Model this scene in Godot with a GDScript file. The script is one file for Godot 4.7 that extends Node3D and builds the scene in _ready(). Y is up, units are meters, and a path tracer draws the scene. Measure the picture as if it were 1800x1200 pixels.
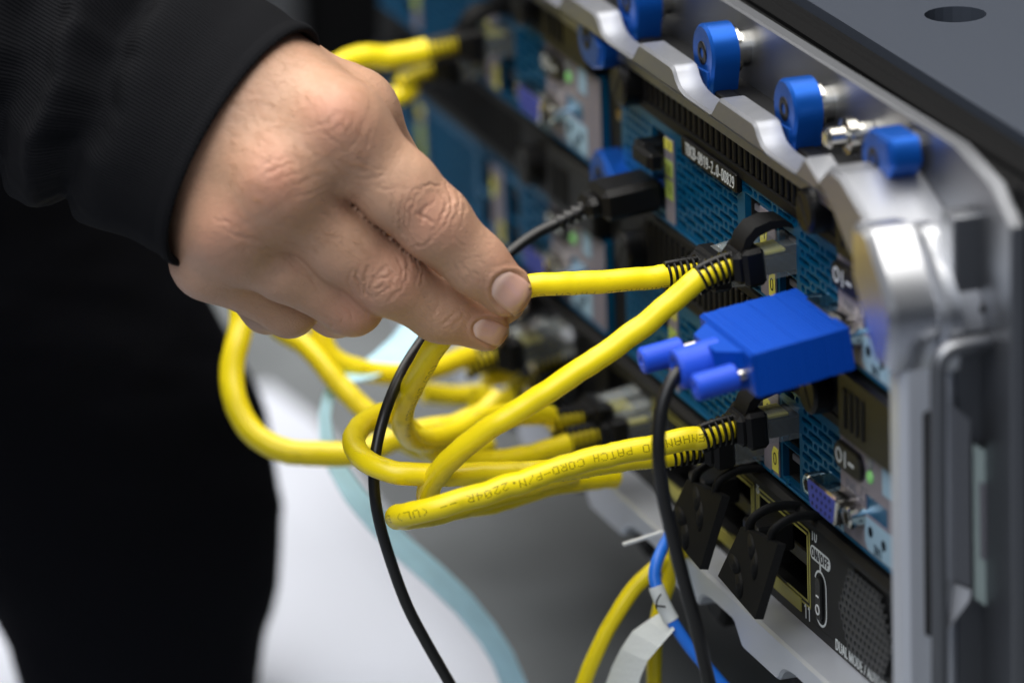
extends Node3D
# A hand plugging a yellow patch cord into the back of a rack case. Units in the builders are millimetres,
# panel axes: x along the rack, y up, z out of the panel; committed to metres.

const MM := 0.001
var M := {}
var used := {}
var org := Vector3.ZERO
var rng := RandomNumberGenerator.new()


class MB:
	var v := PackedVector3Array()
	var n := PackedVector3Array()
	var t := PackedVector2Array()
	var c := PackedColorArray()
	var ix := PackedInt32Array()

	func vert(p: Vector3, q: Vector3, uv := Vector2.ZERO, col := Color.WHITE) -> int:
		v.append(p)
		n.append(q)
		t.append(uv)
		c.append(col)
		return v.size() - 1

	func face(i: int, j: int, k: int) -> void:
		var x := (v[j] - v[i]).cross(v[k] - v[i])
		if x.dot(n[i] + n[j] + n[k]) > 0.0:
			ix.append_array(PackedInt32Array([i, k, j]))
		else:
			ix.append_array(PackedInt32Array([i, j, k]))

	func tri(a: Vector3, b: Vector3, d: Vector3, out: Vector3) -> void:
		var x := (b - a).cross(d - a).normalized()
		if x.dot(out) < 0.0:
			x = -x
		face(vert(a, x), vert(b, x), vert(d, x))

	func quad(a: Vector3, b: Vector3, d: Vector3, e: Vector3, out: Vector3, uvs := false) -> void:
		var x := (d - a).cross(e - b).normalized()
		if x.dot(out) < 0.0:
			x = -x
		var i := vert(a, x, Vector2(0, 0))
		var j := vert(b, x, Vector2(1, 0))
		var k := vert(d, x, Vector2(1, 1))
		var l := vert(e, x, Vector2(0, 1))
		face(i, j, k)
		face(i, k, l)

	# chamfered box
	func box(T: Transform3D, size: Vector3, bev := 0.3) -> void:
		var h := size * 0.5
		var b: float = min(bev, min(h.x, min(h.y, h.z)) * 0.98)
		var ctr := T.origin
		for ax in 3:
			for s in [-1.0, 1.0]:
				var a1 := (ax + 1) % 3
				var a2 := (ax + 2) % 3
				var q := []
				for st in [[-1, -1], [1, -1], [1, 1], [-1, 1]]:
					var p := Vector3.ZERO
					p[ax] = s * h[ax]
					p[a1] = st[0] * (h[a1] - b)
					p[a2] = st[1] * (h[a2] - b)
					q.append(T * p)
				var o := Vector3.ZERO
				o[ax] = s
				quad(q[0], q[1], q[2], q[3], T.basis * o)
		for ax in 3:
			var a1 := (ax + 1) % 3
			var a2 := (ax + 2) % 3
			for s in [-1.0, 1.0]:
				for u in [-1.0, 1.0]:
					var q := []
					for st in [[-1, 0], [1, 0], [1, 1], [-1, 1]]:
						var p := Vector3.ZERO
						p[ax] = st[0] * (h[ax] - b)
						p[a1] = s * (h[a1] - (b if st[1] == 1 else 0.0))
						p[a2] = u * (h[a2] - (b if st[1] == 0 else 0.0))
						q.append(T * p)
					var o := Vector3.ZERO
					o[a1] = s
					o[a2] = u
					quad(q[0], q[1], q[2], q[3], T.basis * o)
		for x in [-1.0, 1.0]:
			for y in [-1.0, 1.0]:
				for z in [-1.0, 1.0]:
					tri(T * Vector3(x * h.x, y * (h.y - b), z * (h.z - b)), T * Vector3(x * (h.x - b), y * h.y, z * (h.z - b)), T * Vector3(x * (h.x - b), y * (h.y - b), z * h.z), T.basis * Vector3(x, y, z))

	func bx(x0: float, x1: float, y0: float, y1: float, z0: float, z1: float, bev := 0.3) -> void:
		box(Transform3D(Basis(), Vector3((x0 + x1) / 2, (y0 + y1) / 2, (z0 + z1) / 2)), Vector3(absf(x1 - x0), absf(y1 - y0), absf(z1 - z0)), bev)

	# a block given by four corners of one face and the vector of its thickness
	func slab(a: Vector3, b: Vector3, d: Vector3, e: Vector3, th: Vector3) -> void:
		var m := (a + b + d + e) / 4.0 + th / 2.0
		var p := [a, b, d, e]
		quad(a, b, d, e, -th)
		quad(a + th, b + th, d + th, e + th, th)
		for i in 4:
			var q: Vector3 = p[i]
			var r: Vector3 = p[(i + 1) % 4]
			quad(q, r, r + th, q + th, (q + r) / 2.0 + th / 2.0 - m)

	# polygon in xy, extruded from z0 to z1, the z1 edge chamfered by bev
	func prism(T: Transform3D, poly: PackedVector2Array, z0: float, z1: float, bev := 0.0, smooth := 0.6) -> void:
		var N := poly.size()
		var area := 0.0
		for i in N:
			area += poly[i].cross(poly[(i + 1) % N])
		if area < 0:
			poly = poly.duplicate()
			poly.reverse()
		var en := []
		for i in N:
			var d := (poly[(i + 1) % N] - poly[i]).normalized()
			en.append(Vector2(d.y, -d.x))
		var ins := PackedVector2Array()
		for i in N:
			var m: Vector2 = (en[i] + en[(i + N - 1) % N])
			m = m / max(0.3, m.length_squared()) * 2.0
			ins.append(poly[i] - m * bev)
		var idx := Geometry2D.triangulate_polygon(ins)
		if idx.size() < 3:
			idx = Geometry2D.triangulate_polygon(poly)
		for z in [[z1, ins, 1.0], [z0, poly, -1.0]]:
			var base := v.size()
			for p in z[1]:
				vert(T * Vector3(p.x, p.y, z[0]), T.basis * Vector3(0, 0, z[2]), Vector2(p.x, p.y) * 0.02)
			for i in range(0, idx.size(), 3):
				face(base + idx[i], base + idx[i + 1], base + idx[i + 2])
		var rings := [[z0, poly], [z1 - bev, poly]]
		if bev > 0.0:
			rings.append([z1, ins])
		for k in rings.size() - 1:
			for i in N:
				var j := (i + 1) % N
				var e: Vector2 = en[i]
				var n0: Vector2 = e
				var n1: Vector2 = e
				var pr: Vector2 = en[(i + N - 1) % N]
				var nx: Vector2 = en[j]
				if e.dot(pr) > smooth:
					n0 = (e + pr).normalized()
				if e.dot(nx) > smooth:
					n1 = (e + nx).normalized()
				var up := 0.0 if k == 0 else 1.0
				var w0 := T.basis * Vector3(n0.x, n0.y, up).normalized()
				var w1 := T.basis * Vector3(n1.x, n1.y, up).normalized()
				var A: PackedVector2Array = rings[k][1]
				var B: PackedVector2Array = rings[k + 1][1]
				var za: float = rings[k][0]
				var zb: float = rings[k + 1][0]
				var a := vert(T * Vector3(A[i].x, A[i].y, za), w0)
				var b := vert(T * Vector3(A[j].x, A[j].y, za), w1)
				var d := vert(T * Vector3(B[j].x, B[j].y, zb), w1)
				var f := vert(T * Vector3(B[i].x, B[i].y, zb), w0)
				face(a, b, d)
				face(a, d, f)

	# profile of Vector2(radius, z) turned about the local z axis
	func lathe(T: Transform3D, prof: Array, sides := 24, knurl := 0.0) -> void:
		for k in prof.size() - 1:
			var p: Vector2 = prof[k]
			var q: Vector2 = prof[k + 1]
			var d := (q - p)
			if d.length() < 1e-5:
				continue
			var nn := Vector2(d.y, -d.x).normalized()
			var row := []
			for i in sides + 1:
				var a := TAU * i / sides
				var o := Vector3(cos(a), sin(a), 0)
				var kk := 1.0 - (knurl if i % 2 == 0 else 0.0)
				var w := T.basis * (o * nn.x + Vector3(0, 0, nn.y))
				row.append([vert(T * (o * p.x * kk + Vector3(0, 0, p.y)), w), vert(T * (o * q.x * kk + Vector3(0, 0, q.y)), w)])
			for i in sides:
				face(row[i][0], row[i + 1][0], row[i + 1][1])
				face(row[i][0], row[i + 1][1], row[i][1])

	# swept tube; radii per point; uv.x along in units of ulen, uv.y round
	func tube(pts: PackedVector3Array, radii: PackedFloat32Array, sides := 16, ulen := 20.0, up0 := Vector3.UP, flat := 1.0) -> void:
		var N := pts.size()
		var up := up0
		var run := 0.0
		var prev := []
		for i in N:
			var d: Vector3 = (pts[min(i + 1, N - 1)] - pts[max(i - 1, 0)]).normalized()
			up = (up - d * up.dot(d)).normalized()
			var side := d.cross(up)
			if i > 0:
				run += pts[i].distance_to(pts[i - 1])
			var row := []
			for k in sides + 1:
				var a := TAU * k / sides
				var o := side * cos(a) + up * sin(a) * flat
				var nn := (side * cos(a) * flat + up * sin(a)).normalized()
				row.append(vert(pts[i] + o * radii[i], nn, Vector2(run / ulen, float(k) / sides)))
			if i > 0:
				for k in sides:
					face(prev[k], prev[k + 1], row[k + 1])
					face(prev[k], row[k + 1], row[k])
			prev = row
			if i == 0 or i == N - 1:
				var cn := -d if i == 0 else d
				var m := vert(pts[i], cn)
				var ring := []
				for k in sides + 1:
					ring.append(vert(v[row[k]], cn))
				for k in sides:
					face(m, ring[k], ring[k + 1])

	func mesh(o: Vector3) -> ArrayMesh:
		var a := []
		a.resize(Mesh.ARRAY_MAX)
		var p := PackedVector3Array()
		p.resize(v.size())
		for i in v.size():
			p[i] = (v[i] - o) * 0.001
		a[Mesh.ARRAY_VERTEX] = p
		a[Mesh.ARRAY_NORMAL] = n
		a[Mesh.ARRAY_TEX_UV] = t
		a[Mesh.ARRAY_COLOR] = c
		a[Mesh.ARRAY_INDEX] = ix
		var m := ArrayMesh.new()
		m.add_surface_from_arrays(Mesh.PRIMITIVE_TRIANGLES, a)
		return m


func numbered(called: String) -> String:
	if not used.has(called):
		used[called] = 0
		return called
	used[called] += 1
	return "%s_%03d" % [called, used[called]]


func thing(called: String, label: String, category: String, base := Vector3.ZERO, group := "") -> Node3D:
	var o := Node3D.new()
	o.name = numbered(called)
	add_child(o)
	o.position = base * MM
	org = base
	o.set_meta("label", label)
	o.set_meta("category", category)
	if group:
		o.set_meta("group", group)
	return o


func part(called: String, mb: MB, m: Material, parent: Node3D, label := "") -> MeshInstance3D:
	var o := MeshInstance3D.new()
	o.name = called
	o.mesh = mb.mesh(org)
	o.material_override = m
	parent.add_child(o, true)
	if label:
		o.set_meta("label", label)
	return o


func struct(called: String, mb: MB, m: Material) -> MeshInstance3D:
	org = Vector3.ZERO
	var o := part(called, mb, m, self)
	o.set_meta("kind", "structure")
	return o


func words(parent: Node3D, called: String, text: String, at: Vector3, h: float, m: Material, spin := 0.0, font := "Droid Sans", bold := false, xs := 1.0, th := 0.12) -> void:
	var tm := TextMesh.new()
	tm.text = text
	var f := SystemFont.new()
	f.font_names = PackedStringArray([font])
	if bold:
		f.font_weight = 700
	tm.font = f
	tm.font_size = 32
	tm.pixel_size = h * MM / 23.0
	tm.depth = th * MM
	tm.curve_step = 2.0
	var o := MeshInstance3D.new()
	o.name = called
	o.mesh = tm
	o.material_override = m
	o.transform = Transform3D(Basis(Vector3(0, 0, 1), spin).scaled_local(Vector3(xs, 1, 1)), (at - org) * MM)
	parent.add_child(o, true)


func mat(col: Color, rough := 0.5, metal := 0.0, spec := 0.5) -> StandardMaterial3D:
	var m := StandardMaterial3D.new()
	m.albedo_color = col
	m.roughness = rough
	m.metallic = metal
	m.metallic_specular = spec
	return m


func noise_tex(freq: float, seed_: int, size := 256, kind := FastNoiseLite.TYPE_SIMPLEX_SMOOTH, lo := 0.0, hi := 1.0, oct := 4) -> NoiseTexture2D:
	var nz := FastNoiseLite.new()
	nz.noise_type = kind
	nz.frequency = freq
	nz.seed = seed_
	nz.fractal_octaves = oct
	var tx := NoiseTexture2D.new()
	tx.width = size
	tx.height = size
	tx.seamless = true
	tx.noise = nz
	if lo != 0.0 or hi != 1.0:
		var g := Gradient.new()
		g.set_color(0, Color(lo, lo, lo))
		g.set_color(1, Color(hi, hi, hi))
		tx.color_ramp = g
	return tx


func bump(m: StandardMaterial3D, tx: Texture2D, cm: float, per_m: float) -> void:
	m.heightmap_enabled = true
	m.heightmap_texture = tx
	m.heightmap_scale = cm
	m.uv1_triplanar = true
	m.uv1_scale = Vector3.ONE * per_m


func curve(ctrl: Array, step := 2.5) -> PackedVector3Array:
	# Catmull-Rom through the control points, resampled evenly
	var raw := PackedVector3Array()
	var N := ctrl.size()
	for i in N - 1:
		var p0: Vector3 = ctrl[max(i - 1, 0)]
		var p1: Vector3 = ctrl[i]
		var p2: Vector3 = ctrl[i + 1]
		var p3: Vector3 = ctrl[min(i + 2, N - 1)]
		var seg := int(ceil(p1.distance_to(p2) / step)) + 1
		for k in seg:
			raw.append(p1.cubic_interpolate(p2, p0, p3, float(k) / seg))
	raw.append(ctrl[N - 1])
	return raw


func arc_poly(pts: Array) -> PackedVector2Array:
	return PackedVector2Array(pts)


func disc(c: Vector2, r: float, k := 20, sx := 1.0) -> PackedVector2Array:
	var o := PackedVector2Array()
	for i in k:
		o.append(c + Vector2(cos(TAU * i / k) * r * sx, sin(TAU * i / k) * r))
	return o


func stadium(c: Vector2, hx: float, hy: float, k := 8) -> PackedVector2Array:
	# horizontal when hx > hy, else upright
	var o := PackedVector2Array()
	var r := minf(hx, hy)
	for s in [0, 1]:
		for i in k + 1:
			var a: float = PI * i / k - PI / 2 + PI * s
			if hx >= hy:
				o.append(c + Vector2((hx - r) * (1 - 2 * s) + cos(a) * r, sin(a) * r))
			else:
				var b: float = a + PI / 2
				o.append(c + Vector2(cos(b) * r, (hy - r) * (1 - 2 * s) + sin(b) * r))
	return o


# one cell of a perforated sheet: the rectangle with a rounded slot punched through it
func punched(mb: MB, x0: float, x1: float, y0: float, y1: float, c: Vector2, hx: float, hy: float, z: float, th: float, k := 4) -> void:
	var hole := PackedVector2Array()
	for p in stadium(c, hx, hy, k):
		hole.append(p)
	var N := hole.size()
	var o := Vector3(0, 0, 1)
	# outer point for each hole point: project along its outward direction on to the rectangle
	var outer := PackedVector2Array()
	for i in N:
		var a := Vector2(hole[i].x - c.x, hole[i].y - c.y)
		# slot ends fan out, sides go straight up or down
		var ex := clampf(a.x, -(hx - hy), hx - hy) if hx > hy else 0.0
		var d := a - Vector2(ex, 0)
		var q := c + Vector2(ex, 0)
		var s := 1e9
		if d.x > 1e-6:
			s = minf(s, (x1 - q.x) / d.x)
		elif d.x < -1e-6:
			s = minf(s, (x0 - q.x) / d.x)
		if d.y > 1e-6:
			s = minf(s, (y1 - q.y) / d.y)
		elif d.y < -1e-6:
			s = minf(s, (y0 - q.y) / d.y)
		outer.append(q + d * s)
	for i in N:
		var j := (i + 1) % N
		var a := Vector3(hole[i].x, hole[i].y, z)
		var b := Vector3(hole[j].x, hole[j].y, z)
		var p := Vector3(outer[i].x, outer[i].y, z)
		var q := Vector3(outer[j].x, outer[j].y, z)
		mb.quad(a, b, q, p, o)
		# the corner of the rectangle between two edges
		if absf(p.x - q.x) > 1e-4 and absf(p.y - q.y) > 1e-4:
			var cx := x1 if absf(p.x - x1) < 1e-3 or absf(q.x - x1) < 1e-3 else x0
			var cy := y1 if absf(p.y - y1) < 1e-3 or absf(q.y - y1) < 1e-3 else y0
			mb.tri(p, q, Vector3(cx, cy, z), o)
		# wall of the hole, with a small chamfer that catches light
		var cc := Vector3(c.x, c.y, z)
		var inn := cc - (a + b) / 2
		var dn := Vector3(0, 0, -th)
		mb.quad(a, b, b + dn, a + dn, inn)


# sheet with rectangular openings and punched areas, all in one plane
func sheet(mb: MB, r: Rect2, opens: Array, perfs: Array, z: float, th: float) -> void:
	var xs := [r.position.x, r.end.x]
	var ys := [r.position.y, r.end.y]
	for q in opens + perfs:
		var b: Rect2 = q if q is Rect2 else q[0]
		xs += [b.position.x, b.end.x]
		ys += [b.position.y, b.end.y]
	xs.sort()
	ys.sort()
	var o := Vector3(0, 0, 1)
	for i in xs.size() - 1:
		for j in ys.size() - 1:
			if xs[i + 1] - xs[i] < 1e-4 or ys[j + 1] - ys[j] < 1e-4:
				continue
			var m := Vector2((xs[i] + xs[i + 1]) / 2, (ys[j] + ys[j + 1]) / 2)
			var hit := not r.has_point(m)
			for q in opens + perfs:
				var b: Rect2 = q if q is Rect2 else q[0]
				if b.has_point(m):
					hit = true
			if not hit:
				mb.quad(Vector3(xs[i], ys[j], z), Vector3(xs[i + 1], ys[j], z), Vector3(xs[i + 1], ys[j + 1], z), Vector3(xs[i], ys[j + 1], z), o)
	for b in opens:
		var c := Vector3(b.get_center().x, b.get_center().y, z)
		var p := [b.position, Vector2(b.end.x, b.position.y), b.end, Vector2(b.position.x, b.end.y)]
		for k in 4:
			var a: Vector3 = Vector3(p[k].x, p[k].y, z)
			var e: Vector3 = Vector3(p[(k + 1) % 4].x, p[(k + 1) % 4].y, z)
			mb.quad(a, e, e + Vector3(0, 0, -th), a + Vector3(0, 0, -th), c - (a + e) / 2)
	for q in perfs:
		var b: Rect2 = q[0]
		if q[1] == "slots":
			var pitch := 2.16
			var rows := int(round(b.size.y / pitch))
			pitch = b.size.y / rows
			var per := 12.8
			for k in rows:
				var y0 := b.position.y + k * pitch
				var x := b.position.x - (per * 0.5 if k % 2 == 1 else 0.0) - 2.0
				while x < b.end.x:
					for w in [[0.0, 9.6, 1], [9.6, per, 0]]:
						var x0 := maxf(x + w[0], b.position.x)
						var x1 := minf(x + w[1], b.end.x)
						if b.end.x - x1 < 1.4 and x1 < b.end.x:
							x1 = b.end.x
						if x1 - x0 < 0.02 or (x + w[0] > b.end.x - 1.4 and x0 > b.position.x):
							continue
						if x1 - x0 < 1.6:
							mb.quad(Vector3(x0, y0, z), Vector3(x1, y0, z), Vector3(x1, y0 + pitch, z), Vector3(x0, y0 + pitch, z), o)
						else:
							var hx := (x1 - x0) / 2 - 0.42
							punched(mb, x0, x1, y0, y0 + pitch, Vector2((x0 + x1) / 2, y0 + pitch / 2), maxf(hx, 0.3), minf(0.84, maxf(hx, 0.3)), z, th)
					x += per
		else:
			var cols := int(round(b.size.x / 2.7))
			var rows := int(round(b.size.y / 2.45))
			var px := b.size.x / cols
			var py := b.size.y / rows
			for k in rows:
				var y0 := b.position.y + k * py
				for i in cols + 1:
					var x0 := b.position.x + (i - (0.5 if k % 2 == 1 else 0.0)) * px
					var x1 := x0 + px
					x0 = maxf(x0, b.position.x)
					x1 = minf(x1, b.end.x)
					if x1 - x0 < 0.1:
						continue
					if x1 - x0 < px * 0.9:
						mb.quad(Vector3(x0, y0, z), Vector3(x1, y0, z), Vector3(x1, y0 + py, z), Vector3(x0, y0 + py, z), o)
					else:
						punched(mb, x0, x1, y0, y0 + py, Vector2((x0 + x1) / 2, y0 + py / 2), 1.0, 1.0, z, th, 3)


func at3(x: float, y: float, z: float) -> Transform3D:
	return Transform3D(Basis(), Vector3(x, y, z))


# a frame whose z axis is dir
func facing(o: Vector3, dir: Vector3, up := Vector3.UP) -> Transform3D:
	var z := dir.normalized()
	var x := up.cross(z).normalized()
	return Transform3D(Basis(x, z.cross(x), z), o)


func stage() -> void:
	var cam := Camera3D.new()
	cam.name = "camera"
	cam.transform = Transform3D(Basis(Vector3(0.324455, -0.031447, -0.945378), Vector3(-0.284814, 0.949817, -0.129343), Vector3(0.902003, 0.311223, 0.299216)), Vector3(1.364300, 0.400087, 0.471428))
	var at := CameraAttributesPhysical.new()
	at.frustum_focal_length = 200.0
	at.exposure_aperture = 7.3
	at.frustum_focus_distance = 1.374
	at.frustum_near = 0.05
	at.frustum_far = 60.0
	cam.attributes = at
	cam.fov = 6.867
	add_child(cam)
	var env := Environment.new()
	env.background_mode = Environment.BG_COLOR
	env.background_color = Color(0.25, 0.265, 0.29)
	env.tonemap_mode = Environment.TONE_MAPPER_LINEAR
	env.tonemap_exposure = 1.0
	env.sdfgi_enabled = true
	env.ssao_enabled = true
	env.ssil_enabled = true
	var we := WorldEnvironment.new()
	we.name = "surroundings"
	we.environment = env
	add_child(we)
	# a bright indoor place: ceiling panel overhead; far and side lamps are added unseen fills
	lamp("overhead_light", Vector3(0.0, 1.6, 0.28), Vector3(0.0, -0.05, 0.1), Vector2(2.5, 2.0), 8.6, Color(1.0, 0.985, 0.96))
	lamp("far_fill_light", Vector3(-2.2, 1.7, 0.6), Vector3(-1.6, -0.9, 0.3), Vector2(1.3, 1.0), 1.6, Color(1.0, 0.985, 0.96))
	lamp("side_fill_light", Vector3(1.0, 0.8, 0.8), Vector3(0.14, -0.02, 0.02), Vector2(0.8, 0.7), 0.8, Color(0.95, 0.97, 1.0))


func lamp(called: String, from: Vector3, to: Vector3, size: Vector2, energy: float, col: Color) -> void:
	var l := AreaLight3D.new()
	l.name = called
	l.area_size = size
	l.light_energy = energy
	l.light_color = col
	l.shadow_enabled = true
	l.area_range = 6.0
	l.area_attenuation = 2.0
	l.look_at_from_position(from, to, Vector3(0.01, 0.02, 1.0).normalized())
	add_child(l)


func materials() -> void:
	M.blue = mat(Color(0.02, 0.38, 0.55), 0.38, 0.6)
	bump(M.blue, noise_tex(0.08, 3), 0.003, 60.0)
	M.navy = mat(Color(0.01, 0.06, 0.11), 0.7, 0.0, 0.2)
	M.greyplate = mat(Color(0.50, 0.48, 0.52), 0.5, 0.2)
	M.paleblue = mat(Color(0.56, 0.68, 0.76), 0.55)
	M.white = mat(Color(0.85, 0.86, 0.86), 0.7)
	M.print = mat(Color(0.80, 0.82, 0.82), 0.6)
	M.printdim = mat(Color(0.42, 0.42, 0.45), 0.6)
	M.black = mat(Color(0.03, 0.03, 0.033), 0.4, 0.0, 0.4)
	bump(M.black, noise_tex(0.05, 5), 0.004, 120.0)
	M.blackmatt = mat(Color(0.05, 0.052, 0.055), 0.62, 0.0, 0.3)
	bump(M.blackmatt, noise_tex(0.09, 6), 0.006, 150.0)
	M.panel = mat(Color(0.045, 0.047, 0.052), 0.5, 0.0, 0.35)
	M.pit = mat(Color(0.012, 0.013, 0.016), 0.8)
	M.yellowlabel = mat(Color(0.82, 0.80, 0.32), 0.6)
	M.greenlabel = mat(Color(0.62, 0.70, 0.33), 0.6)
	M.olive = mat(Color(0.62, 0.60, 0.30), 0.55)
	M.ink = mat(Color(0.05, 0.05, 0.05), 0.7)
	M.led = mat(Color(0.50, 0.72, 0.45), 0.4)
	M.led.emission_enabled = true
	M.led.emission = Color(0.35, 0.8, 0.3)
	M.led.emission_energy_multiplier = 0.12
	M.ledoff = mat(Color(0.45, 0.46, 0.46), 0.35)
	M.alu = mat(Color(0.60, 0.61, 0.635), 0.34, 0.88)
	var al := noise_tex(0.02, 11, 256, FastNoiseLite.TYPE_SIMPLEX_SMOOTH, 0.85, 1.0)
	M.alu.roughness_texture = al
	M.alu.roughness = 0.47
	M.alu.uv1_triplanar = true
	M.alu.uv1_scale = Vector3(90, 90, 90)
	M.alu_lit = mat(Color(0.80, 0.82, 0.86), 0.42, 0.6)  # frame aluminium made lighter, reflected white of the table put into its colour
	M.bumper = mat(Color(0.80, 0.81, 0.83), 0.3, 1.0)
	M.alubrush = mat(Color(0.50, 0.51, 0.53), 0.45, 1.0)
	var br := brushed()
	M.alubrush.heightmap_enabled = true
	M.alubrush.heightmap_texture = br
	M.alubrush.heightmap_scale = 0.002
	M.alubrush.uv1_triplanar = true
	M.alubrush.uv1_scale = Vector3(25, 25, 25)
	M.chrome = mat(Color(0.82, 0.81, 0.78), 0.18, 1.0)
	M.anod = mat(Color(0.03, 0.32, 0.68), 0.36, 0.6)
	bump(M.anod, noise_tex(0.1, 8), 0.002, 200.0)
	M.rubber = mat(Color(0.035, 0.037, 0.043), 0.55, 0.0, 0.22)
	bump(M.rubber, noise_tex(0.04, 9), 0.003, 60.0)
	M.lid = mat(Color(0.24, 0.265, 0.31), 0.45, 0.35)
	bump(M.lid, weave(), 0.006, 180.0)
	M.printed = mat(Color(0.0, 0.25, 0.64), 0.5, 0.0, 0.28)
	M.printed2 = mat(Color(0.13, 0.30, 0.78), 0.45, 0.0, 0.35)
	M.vgablue = mat(Color(0.20, 0.25, 0.62), 0.5)
	M.yellow = mat(Color(0.97, 0.88, 0.07), 0.36)
	M.yellow.albedo_texture = grime(false)
	M.yellow.uv1_scale = Vector3(1, 1, 1)
	M.yellowtext = mat(Color(0.97, 0.88, 0.07), 0.36)
	M.yellowtext.albedo_texture = grime(true)
	M.clear = mat(Color(0.9, 0.93, 0.93, 0.10), 0.06)
	M.clear.transparency = BaseMaterial3D.TRANSPARENCY_ALPHA
	M.gold = mat(Color(0.75, 0.62, 0.35), 0.3, 1.0)
	M.cordblack = mat(Color(0.06, 0.062, 0.068), 0.38)
	M.blue_cord = mat(Color(0.14, 0.46, 0.90), 0.4)
	M.ribbon = mat(Color(0.73, 0.90, 0.98), 0.7)
	M.ribbon.albedo_texture = noise_tex(0.03, 14, 128, FastNoiseLite.TYPE_SIMPLEX_SMOOTH, 0.93, 1.0)
	M.tape = mat(Color(0.88, 0.90, 0.90), 0.6)
	bump(M.tape, noise_tex(0.03, 15), 0.01, 80.0)
	M.table = mat(Color(0.46, 0.48, 0.495), 0.6)
	M.table.albedo_texture = noise_tex(0.015, 16, 256, FastNoiseLite.TYPE_SIMPLEX_SMOOTH, 0.82, 1.0)
	M.table.uv1_triplanar = true
	M.table.uv1_scale = Vector3(3, 3, 3)
	M.paper = mat(Color(0.80, 0.82, 0.87), 0.8)
	M.wall = mat(Color(0.20, 0.21, 0.24), 0.8)
	M.floor = mat(Color(0.70, 0.73, 0.80), 0.7)


func brushed() -> ImageTexture:
	rng.seed = 7
	var im := Image.create(256, 256, false, Image.FORMAT_L8)
	for y in 256:
		var b := rng.randf()
		for x in 256:
			if rng.randf() < 0.06:
				b = lerpf(b, rng.randf(), 0.6)
			im.set_pixel(x, y, Color(b, b, b))
	return ImageTexture.create_from_image(im)


func weave() -> ImageTexture:
	var im := Image.create(64, 64, false, Image.FORMAT_L8)
	for y in 64:
		for x in 64:
			var a := 0.5 + 0.5 * sin(TAU * x / 8.0) * sin(TAU * y / 8.0)
			im.set_pixel(x, y, Color(a, a, a))
	return ImageTexture.create_from_image(im)


const GLYPH := {
	"A": "0E11111F111111", "C": "0E11101010110E", "D": "1E11111111111E", "E": "1F10101E10101F", "H": "1111111F111111", "N": "11191513111111",
	"O": "0E11111111110E", "P": "1E11111E101010", "R": "1E11111E141211", "T": "1F040404040404", "/": "01010204081010", "2": "0E11010204081F",
	"0": "0E11131519110E", "4": "02060A121F0202", "U": "1111111111110E", "L": "1010101010101F", "(": "02040808080402", ")": "08040202020408", "-": "0000001F000000", ".": "000000000C0C00", " ": "00000000000000",
}


func grime(lettered: bool) -> ImageTexture:
	# cord jacket: slight dirt, and on one cord the dot-matrix print that runs along it
	var W := 2048 if lettered else 512
	var Hh := 256 if lettered else 128
	var im := Image.create(W, Hh, false, Image.FORMAT_RGB8)
	var nz := FastNoiseLite.new()
	nz.seed = 33
	nz.frequency = 0.006 if lettered else 0.01
	nz.fractal_octaves = 4
	for y in Hh:
		for x in W:
			var a := nz.get_noise_2d(x, y * 1.5)
			var k := clampf(0.97 - maxf(0.0, a - 0.3) * 0.22, 0.7, 1.0)
			im.set_pixel(x, y, Color(k, k, k * 0.96))
	if lettered:
		var text := "ENHANCED PATCH CORD-P/N.2204R -- (UL) ENHANCED PATCH"
		# one dot is 2.1 px long and 3 px round; the letters take about a fifth of the way round
		var dx := 5
		var dy := 4
		var x := 22
		for ch in text:
			var g: String = GLYPH[ch]
			for r in 7:
				var bits := ("0x" + g.substr((6 - r) * 2, 2)).hex_to_int()
				for b in 5:
					if bits & (16 >> b):
						for i in 4:
							for j in 3:
								if rng.randf() < 0.82:
									im.set_pixel(clampi(x + b * dx + i, 0, W - 1), clampi(100 + r * dy + j, 0, Hh - 1), Color(0.16, 0.15, 0.08))
			x += 33
	return ImageTexture.create_from_image(im)


func surroundings() -> void:
	# table, white sheet, floor and wall
	var b := MB.new()
	b.bx(-900, 500, -222, -200, -600, 240, 2)
	struct("tabletop", b, M.table)
	b = MB.new()
	b.bx(-3500, 2500, -960, -950, -2500, 2500, 0)
	struct("floor", b, M.floor)
	b = MB.new()
	b.bx(-2600, -2560, -950, 2200, -2500, 2500, 0)
	struct("wall", b, M.wall)


func far_case() -> void:
	var o := thing("equipment_case", "blurred dark equipment case with a pale metal post standing behind the hand", "equipment case", Vector3(-700, -200, -150))
	var b := MB.new()
	b.bx(-900, -560, -200, 330, -520, -90, 4)
	part("shell", b, M.rubber, o)
	b = MB.new()
	b.bx(-562, -545, -200, 330, -86, -74, 2)
	part("metal_post", b, M.alubrush, o)
	b = MB.new()
	b.bx(-558, -552, -60, 180, -330, -120, 2)
	part("face_panel", b, M.navy, o)


func sheet_of_paper() -> void:
	var base: Vector3 = Vector3(-237.4, -199.6, 5.36)
	var o := thing("white_sheet", "large white sheet spread on the grey table beside the dark trousers", "sheet", base)
	var b := MB.new()
	var p := PackedVector2Array()
	for q in [Vector3(-364.44, -199, -15.91), Vector3(-320.51, -199, -20.22), Vector3(-255.23, -199, -15.16), Vector3(-168.63, -199, -9.38), Vector3(-61.11, -199, -2.97), Vector3(11.49, -199, 27.07), Vector3(-31.23, -199, 205.94), Vector3(-305.79, -199, 163.63)]:
		p.append(Vector2(q.x, -q.z))
	b.prism(Transform3D(Basis(Vector3(1, 0, 0), Vector3(0, 0, -1), Vector3(0, 1, 0)), Vector3(0, -199.95, 0)), p, 0.0, 0.5, 0.1)
	part("sheet", b, M.paper, o)


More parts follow.
